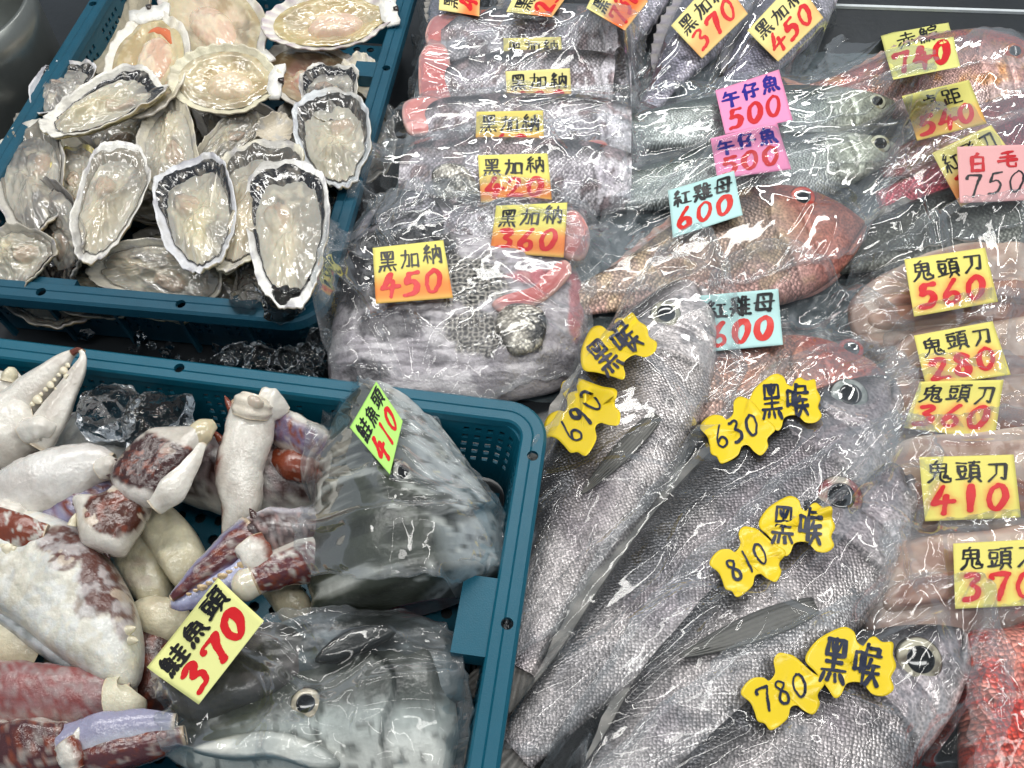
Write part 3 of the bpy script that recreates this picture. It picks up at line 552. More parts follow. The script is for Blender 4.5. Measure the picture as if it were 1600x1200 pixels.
def ribbons(items, surf, seed):
    """items: (char, centre_u, centre_v, height, width, pen width) in note units (u across 0..1, v down 0..1 of the note height)"""
    rs = np.random.RandomState(seed); Vs, Fs = [], []; cnt = 0; lvl = 0
    for ch, cu, cv, h, wd, pen, slant in items:
        for st in strokes(ch):
            st = st+rs.uniform(-2.2, 2.2, st.shape); L = np.r_[0, np.cumsum(np.linalg.norm(np.diff(st, axis=0), axis=1))]
            if L[-1] < 1: continue
            n = max(3, int(L[-1]/6)); t = np.linspace(0, L[-1], n); q = np.c_[np.interp(t, L, st[:, 0]), np.interp(t, L, st[:, 1])]
            x = cu+((q[:, 0]-50)/100+slant*(50-q[:, 1])/100)*wd; y = cv+(q[:, 1]-50)/100*h
            d = np.gradient(np.c_[x, y], axis=0); d /= (np.linalg.norm(d, axis=1)[:, None]+1e-9); nn = np.c_[-d[:, 1], d[:, 0]]
            wv = pen*(.5+.1*np.sin(np.linspace(0, 6, n)+rs.rand()*6)); wv = wv*(1+.25*rs.uniform(-1, 1)); c = np.c_[x, y]
            c = np.r_[[c[0]-d[0]*pen*.42], [c[0]-d[0]*pen*.28], c, [c[-1]+d[-1]*pen*.28], [c[-1]+d[-1]*pen*.42]]; nn = np.r_[nn[:1], nn[:1], nn, nn[-1:], nn[-1:]]; wv = np.r_[wv[0]*.3, wv[0]*.75, wv, wv[-1]*.75, wv[-1]*.25]
            a, b = c+nn*wv[:, None], c-nn*wv[:, None]; lvl += 1
            for e in (a, b): Vs.append(surf(e[:, 0], e[:, 1], .0007+.00002*(lvl % 40)))
            m = len(c); k = np.arange(m-1); Fs.append(np.c_[cnt+k, cnt+k+1, cnt+m+k+1, cnt+m+k]); cnt += 2*m
    return np.concatenate(Vs), np.concatenate(Fs)
def place_plane(quad, dz=.002, z0=.24, curl=.35):
    cq = np.mean(quad, 0); Q = np.array([hitz(cq[0]+(a-cq[0])*.68, cq[1]+(b-cq[1])*.68, z0) for a, b in quad])
    c = Q.mean(0); _, _, vt = np.linalg.svd(Q-c); n = vt[2]*np.sign(vt[2][2])
    if n[2] < .5: n = nrm(n+np.array([0, 0, 1.]))
    R = []
    for (a, b) in quad:
        d = ray(a, b); R.append(CAM+d*(((c-CAM)@n)/(d@n)))
    return np.array(R), n
def note(label, quad, base, name_txt=None, price=None, ink='#16181c', pink='#d81f26', ink_spread=None, hand=None, group='price notes on the bags', bleed=0., seed=0, z0=.24, pen=.03, ppen=.072, lift=.0022, mat='paper', curl=.5):
    """paper price note: pixel corners TL, TR, BR, BL; lettering is ink on its surface"""
    Q, nr = place_plane(quad, z0=z0); nu = 22; u = np.linspace(0, 1, nu)
    def lay(uu, vv): uu, vv = np.asarray(uu)[..., None], np.asarray(vv)[..., None]; return Q[0]*(1-uu)*(1-vv)+Q[1]*uu*(1-vv)+Q[2]*uu*vv+Q[3]*(1-uu)*vv
    U, Vv = np.meshgrid(u, u, indexing='ij'); G = lay(U, Vv); vh = nrm(CAM-G.mean((0, 1)))           # raise towards the eye line so the corners stay where they are
    need = hget(G[..., 0], G[..., 1])-G[..., 2]; nd_ = blur(np.clip(need, -.008, .06), 6)
    hgt = nd_*curl; viol = (need-hgt); hgt = hgt+max(0, np.percentile(viol, 90))*.9; hgt = blur(np.maximum(hgt, need), 16); hgt = hgt+min(.014, max(0, (need-hgt).max()))+lift*.5
    hgt = hgt+.003*curl*((U-.5)**2+(Vv-.5)**2)
    G = G+vh[None, None]*(hgt/vh[2])[..., None]
    for _ in range(5):                                                                 # lift further where the tilted sheet still dips into something
        e_ = np.max([hget(G[..., 0]+dx_, G[..., 1]+dy_) for dx_ in (-.002, 0, .002) for dy_ in (-.002, 0, .002)], 0)+.001-G[..., 2]; e_ = blur(np.pad(np.clip(e_, 0, .03), 3, mode='edge'), 5)[3:-3, 3:-3]; G = G+vh[None, None]*(e_/vh[2]*.8)[..., None]
    def surf(uu, vv, off):
        a = np.clip(np.asarray(uu), 0, 1)*(nu-1); b = np.clip(np.asarray(vv), 0, 1)*(nu-1); i = np.minimum(a.astype(int), nu-2); j = np.minimum(b.astype(int), nu-2); f = (a-i)[..., None]; g = (b-j)[..., None]
        r = G[i, j]*(1-f)*(1-g)+G[i+1, j]*f*(1-g)+G[i, j+1]*(1-f)*g+G[i+1, j+1]*f*g; return r+nr*off
    c = np.tile(lin(base), (nu, nu, 1))
    if bleed: 
        n = fbm(p3(U*3, Vv*3, seed), seed, 3); c = mix(c, lin('#f4743c'), np.clip(sstep(.35, .75, Vv+.25*(n-.5))*bleed*sstep(1.12, .85, Vv), 0, 1))
    if price and ink_spread:
        dmin = np.full(U.shape, 9.)
        for ch, cu, cv, h, wd, pen_, sl in price_items(price, ppen, seed):
            for st in strokes(ch):
                L = np.r_[0, np.cumsum(np.linalg.norm(np.diff(st, axis=0), axis=1))]; t = np.linspace(0, L[-1], 14); q = np.c_[np.interp(t, L, st[:, 0]), np.interp(t, L, st[:, 1])]
                for x, y in q: dmin = np.minimum(dmin, np.hypot(U-(cu+(x-50)/100*wd), Vv-(cv+(y-50)/100*h)))
        c = mix(c, lin('#ee5a3a'), np.exp(-(dmin/ink_spread)**1.5)*.75)  # red ink bled into the paper round the digits
    o = mk('price_note', G, gq(nu, nu), M[mat], col=c); md = o.modifiers.new('s', 'SOLIDIFY'); md.thickness = .0003; md.offset = -1
    tag(o, label, 'price note', group)
    its = []
    if hand: its = hand
    else:
        if name_txt:
            k = len(name_txt); wd = min(.3, .86/k)
            for i, ch in enumerate(name_txt): its.append((ch, .5+(i-(k-1)/2)*wd*1.08, .27+.02*math.sin(i*2+seed)-.012*i, .36, wd*.92, pen, .04))
    for nm, items, cc in (('writing', its, ink), ('price', price_items(price, ppen, seed) if price else [], pink)):
        if items:
            Vr, Fr = ribbons(items, surf, seed+len(nm)); mk(nm, Vr, Fr, M['ink'], o, col=np.tile(lin(cc), (len(Vr), 1)), smooth=False)
    hput(G.reshape(-1, 3), gq(nu, nu))
    return o
def price_items(price, ppen, seed):
    k = len(price); wd = .27; return [(ch, .5+(i-(k-1)/2)*.29, .70+.02*math.sin(i+seed)-.012*i, .40, wd*(.5 if ch == '1' else .88), ppen, .12) for i, ch in enumerate(price)]
NAME_SH = [(325, 490), (360, 420), (420, 375), (475, 352), (515, 370), (530, 410), (560, 425), (575, 395), (600, 385), (630, 405), (672, 405), (675, 455), (690, 500), (672, 545), (685, 590), (650, 620), (600, 615), (570, 580), (535, 570), (495, 580), (475, 625), (450, 638), (420, 600), (370, 540)]
PRICE_SH = [(90, 685), (105, 645), (140, 615), (185, 612), (210, 625), (235, 590), (228, 535), (250, 505), (290, 508), (320, 520), (350, 545), (395, 585), (450, 625), (420, 680), (430, 720), (405, 765), (370, 755), (335, 730), (305, 740), (290, 790), (225, 838), (195, 810), (165, 800), (150, 760), (130, 720)]
def sticker(label, shape, ctr, ang, size, txt, seed=0, z0=.24, pen=.042, stretch=1., cat='price sticker', tang=0., th=.5, tw=.36, off=(0, 0)):
    """yellow die-cut vinyl sticker with a lobed outline"""
    s = np.array(shape, float); s = s-(s.max(0)+s.min(0))/2; s = s/np.abs(s).max()/2*size; ca, sa = math.cos(ang), math.sin(ang)
    s = np.c_[s[:, 0]*ca-s[:, 1]*sa*stretch, s[:, 0]*sa+s[:, 1]*ca*stretch]; poly = smoothpoly(s, 120)
    h = size*.36; Q, nr = place_plane([(ctr[0]-h, ctr[1]-h), (ctr[0]+h, ctr[1]-h), (ctr[0]+h, ctr[1]+h), (ctr[0]-h, ctr[1]+h)], z0=z0)
    c = Q.mean(0); rings = [0, .35, .6, .8, .92, 1]; V = []
    def on(px, py):
        d = np.array([ray(a, b) for a, b in zip(px, py)]); t = ((c-CAM)@nr)/(d@nr); return CAM+d*t[:, None]
    pts = np.concatenate([on(ctr[0]+poly[:, 0]*r, ctr[1]+poly[:, 1]*r) for r in rings]); vh = nrm(CAM-c)
    need = hget(pts[:, 0], pts[:, 1])-pts[:, 2]; md_ = np.percentile(need, 85); hgt = np.clip(need, md_-.0012, md_+.0006); hgt = blur(np.pad(hgt.reshape(len(rings), 120), ((0, 0), (40, 40)), mode='wrap'), 24)[:, 40:-40].ravel(); hgt = np.maximum(hgt, need-.0005)+.0014
    pts = pts+vh[None]*(hgt/vh[2])[:, None]; na = 120
    o = mk(cat.replace(' ', '_'), pts, gq(len(rings), na, False, True), M['vinyl'], col=np.tile(lin('#f3d42a'), (len(pts), 1))); md = o.modifiers.new('s', 'SOLIDIFY'); md.thickness = .0004; md.offset = -1
    tag(o, label, cat, 'yellow die-cut stickers on the silver fish'); hput(pts, gq(len(rings), na, False, True))
    tr = rings; pp = pts.reshape(len(rings), na, 3)
    ct, stn = math.cos(tang), math.sin(tang)
    def surf(uu, vv, offz):
        x = (uu-.5)*size; y = (vv-.5)*size; x, y = x*ct-y*stn+off[0], x*stn+y*ct+off[1]; b = on(ctr[0]+x, ctr[1]+y); flat = pts.reshape(-1, 3)
        pb = on(ctr[0]+np.concatenate([poly[::4, 0]*r for r in rings]), ctr[1]+np.concatenate([poly[::4, 1]*r for r in rings])); hb = hgt.reshape(len(rings), na)[:, ::4].ravel()
        d = ((b[:, None, :]-pb[None])**2).sum(-1); w_ = 1/(d+2e-6)**2; hh = (w_*hb).sum(1)/w_.sum(1)
        return b+vh[None]*(hh/vh[2])[:, None]+nr*(offz+.0005)
    k = len(txt); its = [(ch, .5+(i-(k-1)/2)*tw, .5, th, tw*.85, pen, .0) for i, ch in enumerate(txt)]
    Vr, Fr = ribbons(its, surf, seed); mk('writing', Vr, Fr, M['ink'], o, col=np.tile(lin('#15203a'), (len(Vr), 1)), smooth=False)
    return o
# ------------------------------------------------------------------ shellfish
VD = -FW
def local_frame(a, b, za, zb, roll=0., up=.45):
    A, B = P(*a, za), P(*b, zb); X = nrm(B-A); Z = nrm(VD*(1-up)+np.array([0, 0, up])); Z = nrm(Z-X*(Z@X)); Y = np.cross(Z, X); c, s = math.cos(roll), math.sin(roll)
    return A, B, X, Y*c+Z*s, Z*c-Y*s
def oyster(label, a, b, w, z, seed, mantle=.8, tint='#d9cdaa', roll=0., up=.45, deep=.30, za=None, bend=0., rim='#ece9e0', outer=('#c9b88c', '#3c3a36'), grey=.3, plump=1., flip=False):
    """a = hinge pixel, b = broad-end pixel, w = width in px"""
    rs = np.random.RandomState(seed); A, B, X, Y, Z = local_frame(a, b, z if za is None else za, z, roll, up); L = np.linalg.norm(B-A); ha = L/2; hb = w*PX/2*1.03; D = deep*hb*2; C0 = (A+B)/2
    root = thing('oyster', label, 'oyster', 'opened oysters in the crate', C0-np.array([0, 0, D]))
    na = 120; th = np.linspace(0, 2*math.pi, na, endpoint=False); ct, st = np.cos(th), np.sin(th)
    rr = 1+.26*(fbm(p3(ct*1.6, st*1.6, seed), seed, 3)-.5)+.09*(fbm(p3(ct*7, st*7, seed), seed+2, 3)-.5)
    ox = ha*np.sign(ct)*np.abs(ct)**.8*rr; taper = .80+.24*ct; oy = hb*1.34*np.sign(st)*np.abs(st)**.86*rr*taper/.92+bend*hb*(1-ct**2)
    ruf = (fbm(p3(ct*6, st*6, seed), seed+4, 2)-.5)*.009+.004*np.sin(3*th+seed)
    def put(RHO, TH_i, z): return C0+X*(ox*RHO)[..., None]+Y*(oy*RHO)[..., None]+Z*z[..., None]
    # cup: inside from the middle to the rim, over the lip and down the layered outside
    rho = np.r_[np.linspace(0, 1, 20)**.8, np.linspace(1.012, .42, 22)]; inside = np.r_[np.ones(20, bool), np.zeros(22, bool)]
    R, _ = np.meshgrid(rho, th, indexing='ij'); I = np.repeat(inside[:, None], na, 1); t = np.clip((1.012-R)/.6, 0, 1)
    lay = (t*9+fbm(p3(ct*3, st*3, t*3), seed, 3)*1.5) % 1
    zi = -D*(1-R**2.6)+ruf*R**4
    zo = ruf*(1-t)-D*1.12*t**.75-.002
    Rr = np.where(I, R, R+(lay-.35)*.05*(t > .02)+.015*(fbm(p3(ct*12, st*12, t*14), seed, 3)-.5))
    V = put(Rr, None, np.where(I, zi, zo))
    n1 = fbm(p3(ct*R*3, st*R*3, seed+R*0), seed, 4); n2 = fbm(p3(ct*5, st*5, t*16), seed+6, 4)
    ci = mix(lin(rim), lin('#b9b6b0'), sstep(.5, .75, n1)); ci = mix(ci, lin('#8d8a93'), sstep(.55, .7, fbm(p3(ct*6, st*6, R*2), seed+8, 3))*sstep(.86, 1, R)*.7)
    co = mix(lin(outer[0]), lin(outer[1]), sstep(.38, .62, n2)); co = mix(co, lin('#e6dfcb'), sstep(.6, .9, lay)*.5); co = mix(co, lin('#8a6a34'), sstep(.62, .75, fbm(p3(ct*4, st*4, t*5), seed+3, 3))*.6)
    mk('shell', V, gq(len(rho), na, False, True), M['shell'], root, col=np.where(I[..., None], ci, co))
    if flip: hobj(root); return root
    # body: plump cream lobe, greyer thin parts, adductor scar
    nr = 30; rb = np.linspace(0, .80, nr); R, TH = np.meshgrid(rb, th, indexing='ij'); CT, ST = np.cos(TH), np.sin(TH)
    ux, uy = R*CT, R*ST; edge = np.clip(1-(R/.80)**5, 0, 1)
    n = fbm(p3(ux*2.4, uy*2.0, seed), seed+11, 4); nf = fbm(p3(ux*7, uy*5, seed), seed+12, 3)
    lob = np.exp(-(((ux+.22)/.62)**2+((uy-.06)/.55)**2))*plump
    ad_x, ad_y = .22, .22*(1 if seed % 2 else -1); dist = np.hypot(ux-ad_x, (uy-ad_y)*.8); adm = sstep(.235, .19, dist)
    hgt = D*(.30+.86*lob+.85*(n-.5)+.26*(nf-.5)+.12*adm-.10*np.exp(-((dist-.235)/.05)**2))*edge
    Vb = put(R, None, -D*(1-R**2.6)+ruf*R**4+.0012+hgt); 
    tint = '#%02x%02x%02x' % tuple(int(.68*int(tint[i:i+2], 16)+.32*g) for i, g in ((1, 186), (3, 182), (5, 170)))
    cb = mix(lin('#a9a69d'), lin(tint), np.clip(lob*1.1, 0, 1)); cb = mix(cb, lin('#807d78'), np.clip(sstep(.46, .66, n)*.8*(grey+.4), 0, 1)); cb = mix(cb, lin('#5d5b5e'), sstep(.45, .9, ux)*grey)
    cb = mix(cb, lin('#b89f8b'), adm*.55*sstep(.40, .55, fbm(p3(ux*4, uy*4, seed), seed+14, 2)+.1)); cb = mix(cb, lin('#6c6660'), np.exp(-((dist-.235)/.03)**2)*.4*sstep(.42, .6, n))
    cb = mix(cb, lin('#f0e6cd'), sstep(.6, .8, nf)*.35)
    mk('meat', Vb, gq(nr, na, False, True), M['meat'], root, col=cb)
    if mantle > 0:                                                                    # black frilled mantle edge, strongest at the broad end
        nr = 9; rm = np.linspace(.70, .93, nr); R, TH = np.meshgrid(rm, th, indexing='ij'); CT = np.cos(TH); k = (R-.70)/.23
        wv = (.12+.88*sstep(-.4, .7, CT+.4*(fbm(p3(np.cos(TH)*1.5, np.sin(TH)*1.5, seed), seed+25, 2)-.5)))*(.55+.9*fbm(p3(np.cos(TH)*3, np.sin(TH)*3, seed), seed+26, 2)); Rm = .79+(R-.815)*wv*(.7+.8*fbm(p3(np.cos(TH)*2, np.sin(TH)*2, seed), seed+20, 2))
        fr = fbm(p3(np.cos(TH)*22, np.sin(TH)*22, k*2), seed+21, 2)-.5
        zz = -D*(1-Rm**2.6)+.0012+D*.15*np.sin(k*math.pi)*wv+.0045*fr*np.sin(k*math.pi)*wv+.0008
        Vm = C0+X*(ox*Rm)[..., None]+Y*(oy*Rm)[..., None]+Z*(zz+ruf*Rm**4)[..., None]
        cm = mix(lin('#232326'), lin('#7a756d'), sstep(.5, .75, fbm(p3(np.cos(TH)*9, np.sin(TH)*9, k*3), seed+23, 3))); cm = mix(cm, lin('#a9a294'), np.clip(1-mantle, 0, 1)*.9)
        mk('mantle', Vm, gq(nr, na, False, True), M['meat'], root, col=cm)
    hobj(root); return root
def scallop(label, c, hdir, R, z, seed, up=.45, asp=1., roll=0., lilac=.3, roe=False, meat='#d9c4a2', add='#d8b59c', shellc='#ece8dc', mt='#cfc2a0', ears=True, empty=False):
    rs = np.random.RandomState(seed); hx, hy = math.cos(hdir), math.sin(hdir)
    A, B, X, Y, Z = local_frame((c[0]+hx*R, c[1]+hy*R), (c[0]-hx*R, c[1]-hy*R), z, z, roll, up); C0 = (A+B)/2; r = R*PX*1.10; L = np.linalg.norm(B-A)/2*1.07; D = r*.28
    root = thing('scallop', label, 'scallop', 'half-shell scallops in the crate', C0-np.array([0, 0, D]))
    na = 144; th = np.linspace(0, 2*math.pi, na, endpoint=False); ct, st = np.cos(th), np.sin(th); fan = 1-.10*np.exp(-((np.abs(th-math.pi)-.62)/.3)**2); rib = .006*np.sin(th*24)
    ox = L*ct*fan; oy = r*asp*st*fan
    rho = np.r_[np.linspace(0, 1, 22)**.8, np.linspace(1.01, .35, 10)]; ins = np.r_[np.ones(22, bool), np.zeros(10, bool)]; Rr, TH = np.meshgrid(rho, th, indexing='ij'); I = np.repeat(ins[:, None], na, 1)
    rbm = sstep(.72, 1, Rr); ruf = (fbm(p3(ct*4, st*4, seed), seed, 3)-.5)*.006
    zi = -D*(1-Rr**2.2)+r*.02*np.sin(TH*24)*rbm+ruf*Rr; zo = -D*1.06*np.clip((1.01-Rr)/.66, 0, 1)**.7-.0025+r*.02*np.sin(TH*24)*rbm+ruf*Rr
    Rq = Rr*(1+rib*rbm); V = C0+X*(ox*Rq)[..., None]+Y*(oy*Rq)[..., None]+Z*np.where(I, zi, zo)[..., None]
    n = fbm(p3(ct*Rr*3, st*Rr*3, seed), seed, 4)
    cs = mix(lin(shellc), lin('#c8c0a8'), sstep(.5, .75, n)); cs = mix(cs, lin('#b8a8b4'), lilac*rbm*(.5+.5*np.sin(TH*24))); cs = np.where(I[..., None], cs, mix(lin('#a99c86'), lin('#6e6355'), n))
    mk('shell', V, gq(len(rho), na, False, True), M['shell'], root, col=cs)
    if ears:                                                                          # straight hinge with two ears and a dark ligament
        e = []
        for k in range(9):
            t = (k/8-.5)*2; e.append((-L*(1.0+.015*math.sin(k*2.1)), r*asp*.50*t)); 
        e2 = [(-L*(.74 if abs(k/8-.5) < .3 else .80), r*asp*.48*(k/8-.5)*2) for k in range(9)]
        nz = lambda x, y, q: .0015*math.sin(x*900+y*700+seed)+q
        Ve = [C0+X*x+Y*y+Z*nz(x, y, .001) for x, y in e]+[C0+X*x+Y*y+Z*nz(x, y, -.001) for x, y in e2]+[C0+X*x+Y*y+Z*nz(x, y, -.003) for x, y in e]+[C0+X*x+Y*y+Z*nz(x, y, -.005) for x, y in e2]
        fe = [(k, k+1, 9+k+1, 9+k) for k in range(8)]+[(18+k, 27+k, 28+k, 19+k) for k in range(8)]+[(k, 18+k, 19+k, k+1) for k in range(8)]+[(9+k, 10+k, 28+k, 27+k) for k in range(8)]+[(0, 9, 27, 18), (8, 26, 35, 17)]
        mk('hinge', np.array(Ve), fe, M['shell'], root, col=np.tile(lin('#f1efe8'), (36, 1)))
        Vl, Fl = box(-.004, .003, -.004, .004, -.001, .004); Vl[4:, 1] *= .5; mk('ligament', C0-X*L*.97+Vl[:, :1]*X+Vl[:, 1:2]*Y+Vl[:, 2:]*Z, Fl, M['meat'], root, col=np.tile(lin('#2c1c12'), (8, 1)))
    if empty: hobj(root); return root
    nr = 26; rb = np.linspace(0, .84, nr); Rr, TH = np.meshgrid(rb, th, indexing='ij'); ux, uy = Rr*np.cos(TH), Rr*np.sin(TH); n = fbm(p3(ux*3, uy*3, seed), seed+5, 4); nf = fbm(p3(ux*9, uy*9, seed), seed+6, 3)
    edge = np.clip(1-(Rr/.84)**6, 0, 1); z_ = -D*(1-Rr**2.2)+.001+D*(.28+.35*(n-.5)+.14*(nf-.5)+.16*np.exp(-((Rr-.7)/.07)**2))*edge
    cm = mix(lin(mt), lin(meat), sstep(.8, .35, Rr)); cm = mix(cm, lin('#9c8458'), sstep(.46, .66, n)*.6); cm = mix(cm, lin('#8f8778'), sstep(.5, .7, fbm(p3(ux*2, uy*2, seed+2), seed+7, 3))*.5); cm = mix(cm, lin('#efe4c8'), sstep(.58, .75, nf)*.4)
    mk('mantle', C0+X*(ox*Rr)[..., None]+Y*(oy*Rr)[..., None]+Z*z_[..., None], gq(nr, na, False, True), M['meat'], root, col=cm)
    ax, ay = -.06, .12; nr = 18; rb = np.linspace(0, 1, nr); Rr, TH = np.meshgrid(rb, th, indexing='ij'); q = np.clip(1-Rr**3.5, 0, 1)**.6; n = fbm(p3(Rr*np.cos(TH)*2.5, Rr*np.sin(TH)*2.5, seed), seed+9, 3)
    xx = L*(ax+.44*Rr*np.cos(TH)); yy = r*asp*(ay+.44*Rr*np.sin(TH)); zz = -D*.88+D*(.95*q+.3*(n-.5))
    mk('adductor_muscle', C0+X*xx[..., None]+Y*yy[..., None]+Z*zz[..., None], gq(nr, na, False, True), M['meat'], root, col=mix(lin(add), lin('#ead8bd'), sstep(.4, .7, n)))
    if roe:
        nr = 12; s = np.linspace(0, 1, nr); a = np.linspace(0, 2*math.pi, 24, endpoint=False); V = []
        for t in s:
            an = 1.9+1.5*t; cx, cy_ = L*(.0+.60*math.cos(an)), r*(.08+.56*math.sin(an)); rr = .15*r*math.sin(math.pi*(t*.86+.07))**.7
            V.append(C0+X*cx+Y*cy_+Z*(-D*.52)+np.outer(np.cos(a)*rr, nrm(X*math.cos(an)+Y*math.sin(an)))+np.outer(np.sin(a)*rr*.7, Z))
        V = np.array(V); mk('roe', V, gq(nr, 24, False, True), M['meat'], root, col=np.tile(lin('#dd7a4e'), (nr*24, 1)))
    hobj(root); return root
# ------------------------------------------------------------------ crab
def topix(V):
    d = V-CAM; k = d@FW; return 800+(d@RT)/k*F, 600-(d@UP)/k*F
def mottled(base, dark, regs, spot=.5, frost=0.):
    """shell colouring: pale base with dark reticulated patches (x, y, rx, ry, strength)"""
    def f(p, R, V):
        x, y = topix(V); n = fbm(p*.9, 4, 4); n2 = fbm(p*2.6, 8, 4); c = mix(lin(base), lin(base)*np.array([.74, .72, .68]), sstep(.4, .7, n)); d = mix(lin(dark), lin('#7d3a24'), sstep(.5, .68, n2)); d = mix(d, lin('#d9c9b4'), sstep(.60, .63, fbm(p*1.7, 14, 3))*spot)
        for cx, cy_, rx, ry, k in regs:
            w_ = sstep(1.12, .88, np.hypot((x-cx)/rx, (y-cy_)/ry)+.9*(fbm(p*1.4, 31, 4)-.5))*k; c = c*(1-w_[..., None])+d*w_[..., None]
        return mix(c, lin('#d3d7d8'), frost*sstep(.42, .62, n2))
    return f
WHITE, CREAM, BROWN, RED, PURP = lin('#e3ded4'), lin('#d9d0b4'), lin('#3d201b'), lin('#7d3a24'), lin('#8d8aab')
def crabcol(brown=.0, side=0., dark=BROWN, base=WHITE, spot=.5, blue=0., frost=0.):
    """white underside, dark mottled upper side; side = angle (rad) where the dark back faces, brown = how much of the girth is dark"""
    def f(p, S, A_):
        n = fbm(p*4.6, 3, 4); n2 = fbm(p*8, 8, 3); k = np.cos(A_-side); m = sstep(1-2*brown-.2, 1-2*brown+.2, k+.75*(fbm(p*1.8, 5, 3)-.5)) if brown > 0 else np.zeros_like(k)
        c = mix(np.broadcast_to(base, k.shape+(3,)), np.asarray(base)*np.array([.72, .68, .66]), sstep(.45, .75, fbm(p*1.3, 12, 4))*.8); c = mix(c, PURP, blue*sstep(-.6, .5, k)) ; d = mix(dark, RED, sstep(.5, .7, n2)); d = mix(d, base*.7, sstep(.60, .64, n)*spot*.8)
        c = mix(c, d, m); c = mix(c, lin('#d9c3a0'), np.clip(sstep(.07, .02, S)+sstep(.93, .98, S), 0, 1)*.75); return mix(c, lin('#c9cdcf'), frost*sstep(.35, .65, n2))
    return f
def spikes(root, pts, col=WHITE, r=7):
    for (a, b, z, dx, dy, ln) in pts:
        loft('spine', [(a, b, z, r), (a+dx*ln*.6, b+dy*ln*.6, z+.002, r*.6), (a+dx*ln, b+dy*ln, z+.003, .6)], root, M['crab'], lambda p, S, A_: np.broadcast_to(col, S.shape+(3,)), n=8, na=10, flat=.9, put=False)
def teeth(root, a, b, z0, z1, n, size, nx, ny, seed=0, col='#e9dfc4'):
    rs = np.random.RandomState(seed)
    for i in range(n):
        t = (i+.5)/n; s = size*(1.25 if i % 3 == 1 else .75)*rs.uniform(.8, 1.2); x, y, z = a[0]+(b[0]-a[0])*t, a[1]+(b[1]-a[1])*t, z0+(z1-z0)*t
        loft('tooth', [(x, y, z, s), (x+nx*s*.8, y+ny*s*.8, z, s*.95), (x+nx*s*1.6, y+ny*s*1.6, z, s*.3)], root, M['crab'], lambda p, S, A_: np.broadcast_to(lin(col), S.shape+(3,)), n=8, na=10, flat=.9, put=False)
# ------------------------------------------------------------------ the setting
n_ = 60
xs = np.linspace(-1.8, 1.8, n_); ys = np.linspace(-1.0, 2.4, n_); GX, GY = np.meshgrid(xs, ys, indexing='ij')
mk('counter', p3(GX, GY, np.full_like(GX, BASE)+.002*(fbm(p3(GX*6, GY*6), 1, 3)-.5)), gq(n_, n_), M['dark'])['kind'] = 'structure'
def zshelf(y): return -.100+.125*np.maximum(0, y)
def q(px, py, h):
    z = -.05
    for _ in range(12): z = zshelf(P(px, py, z)[1])+h
    return z
us = np.linspace(0, 1, n_); ys = np.linspace(-.8, 1.0, n_); GU, GY = np.meshgrid(us, ys, indexing='ij'); X0 = np.where(GY > .02, -.165+.11*(GY-.1), .085+.15*(GY+.4)*0); GX = X0+(1.5-X0)*GU
SV = p3(GX, GY, zshelf(GY)+.001*(fbm(p3(GX*9, GY*9), 1, 3)-.5)); mk('display_shelf', SV, gq(n_, n_), M['dark'])['kind'] = 'structure'; hput(SV, gq(n_, n_))
# pale joint strip at the back of the shelf
a, b = P(1230, 7, q(1230, 7, .002)), P(1700, 22, q(1700, 22, .002)); d = nrm(b-a); nn = np.array([-d[1], d[0], .125*d[0]])*.0022
Vs = np.array([a-nn, b-nn, b+nn, a+nn]); Vs = np.r_[Vs-np.array([0, 0, .002]), Vs+np.array([0, 0, .002])]
mk('joint_strip', Vs, np.array([(0, 3, 2, 1), (4, 5, 6, 7), (0, 1, 5, 4), (1, 2, 6, 5), (2, 3, 7, 6), (3, 0, 4, 7)]), attr_mat('pale_strip', rough=.4, flat=lin('#d6dde0'), bump=()), smooth=False)['kind'] = 'structure'
oU, oL = P(501, 507, 0), P(862, 632, 0)
crate('worn dark blue plastic crate full of oysters and scallops', oU, -math.radians(6.2), .455, .66, M['crate_old'], 0, -.108, True, [(.445, .21), (.445, .425), (.145, .011), (.010, .52), (.30, .011)], [(.402, .195, .03, .03), (.402, .41, .03, .03), (.125, .022, .05, .012)])
crate('bright teal plastic crate holding crab claws and salmon heads', oL, -math.radians(8.3), .70, .46, M['crate'], 0, -.108, True, [(.70-.011, .235), (.32, .46-.011), (.70-.011, .40)], [(.645, .205, .03, .07)], back=True)
# steel tub and dark box beyond the left crate
Vt = []
for j, (r, z) in enumerate([(.13, -.11), (.132, .02), (.134, .06), (.129, .061), (.126, .02), (.12, -.09), (.0005, -.092)]):
    a = np.linspace(0, 2*math.pi, 64, endpoint=False); c = P(-60, 70, 0); Vt.append(np.c_[c[0]-.02+r*np.cos(a), c[1]+r*np.sin(a), np.full(64, z)])
o = mk('steel_tub', np.array(Vt), gq(7, 64, False, True), attr_mat('steel', rough=.3, metal=.7, flat=lin('#8b8f8c'), bump=((40, .15),), vary=.3, vscale=12))
tag(o, 'dull steel tub beyond the left rim of the oyster crate', 'tub')
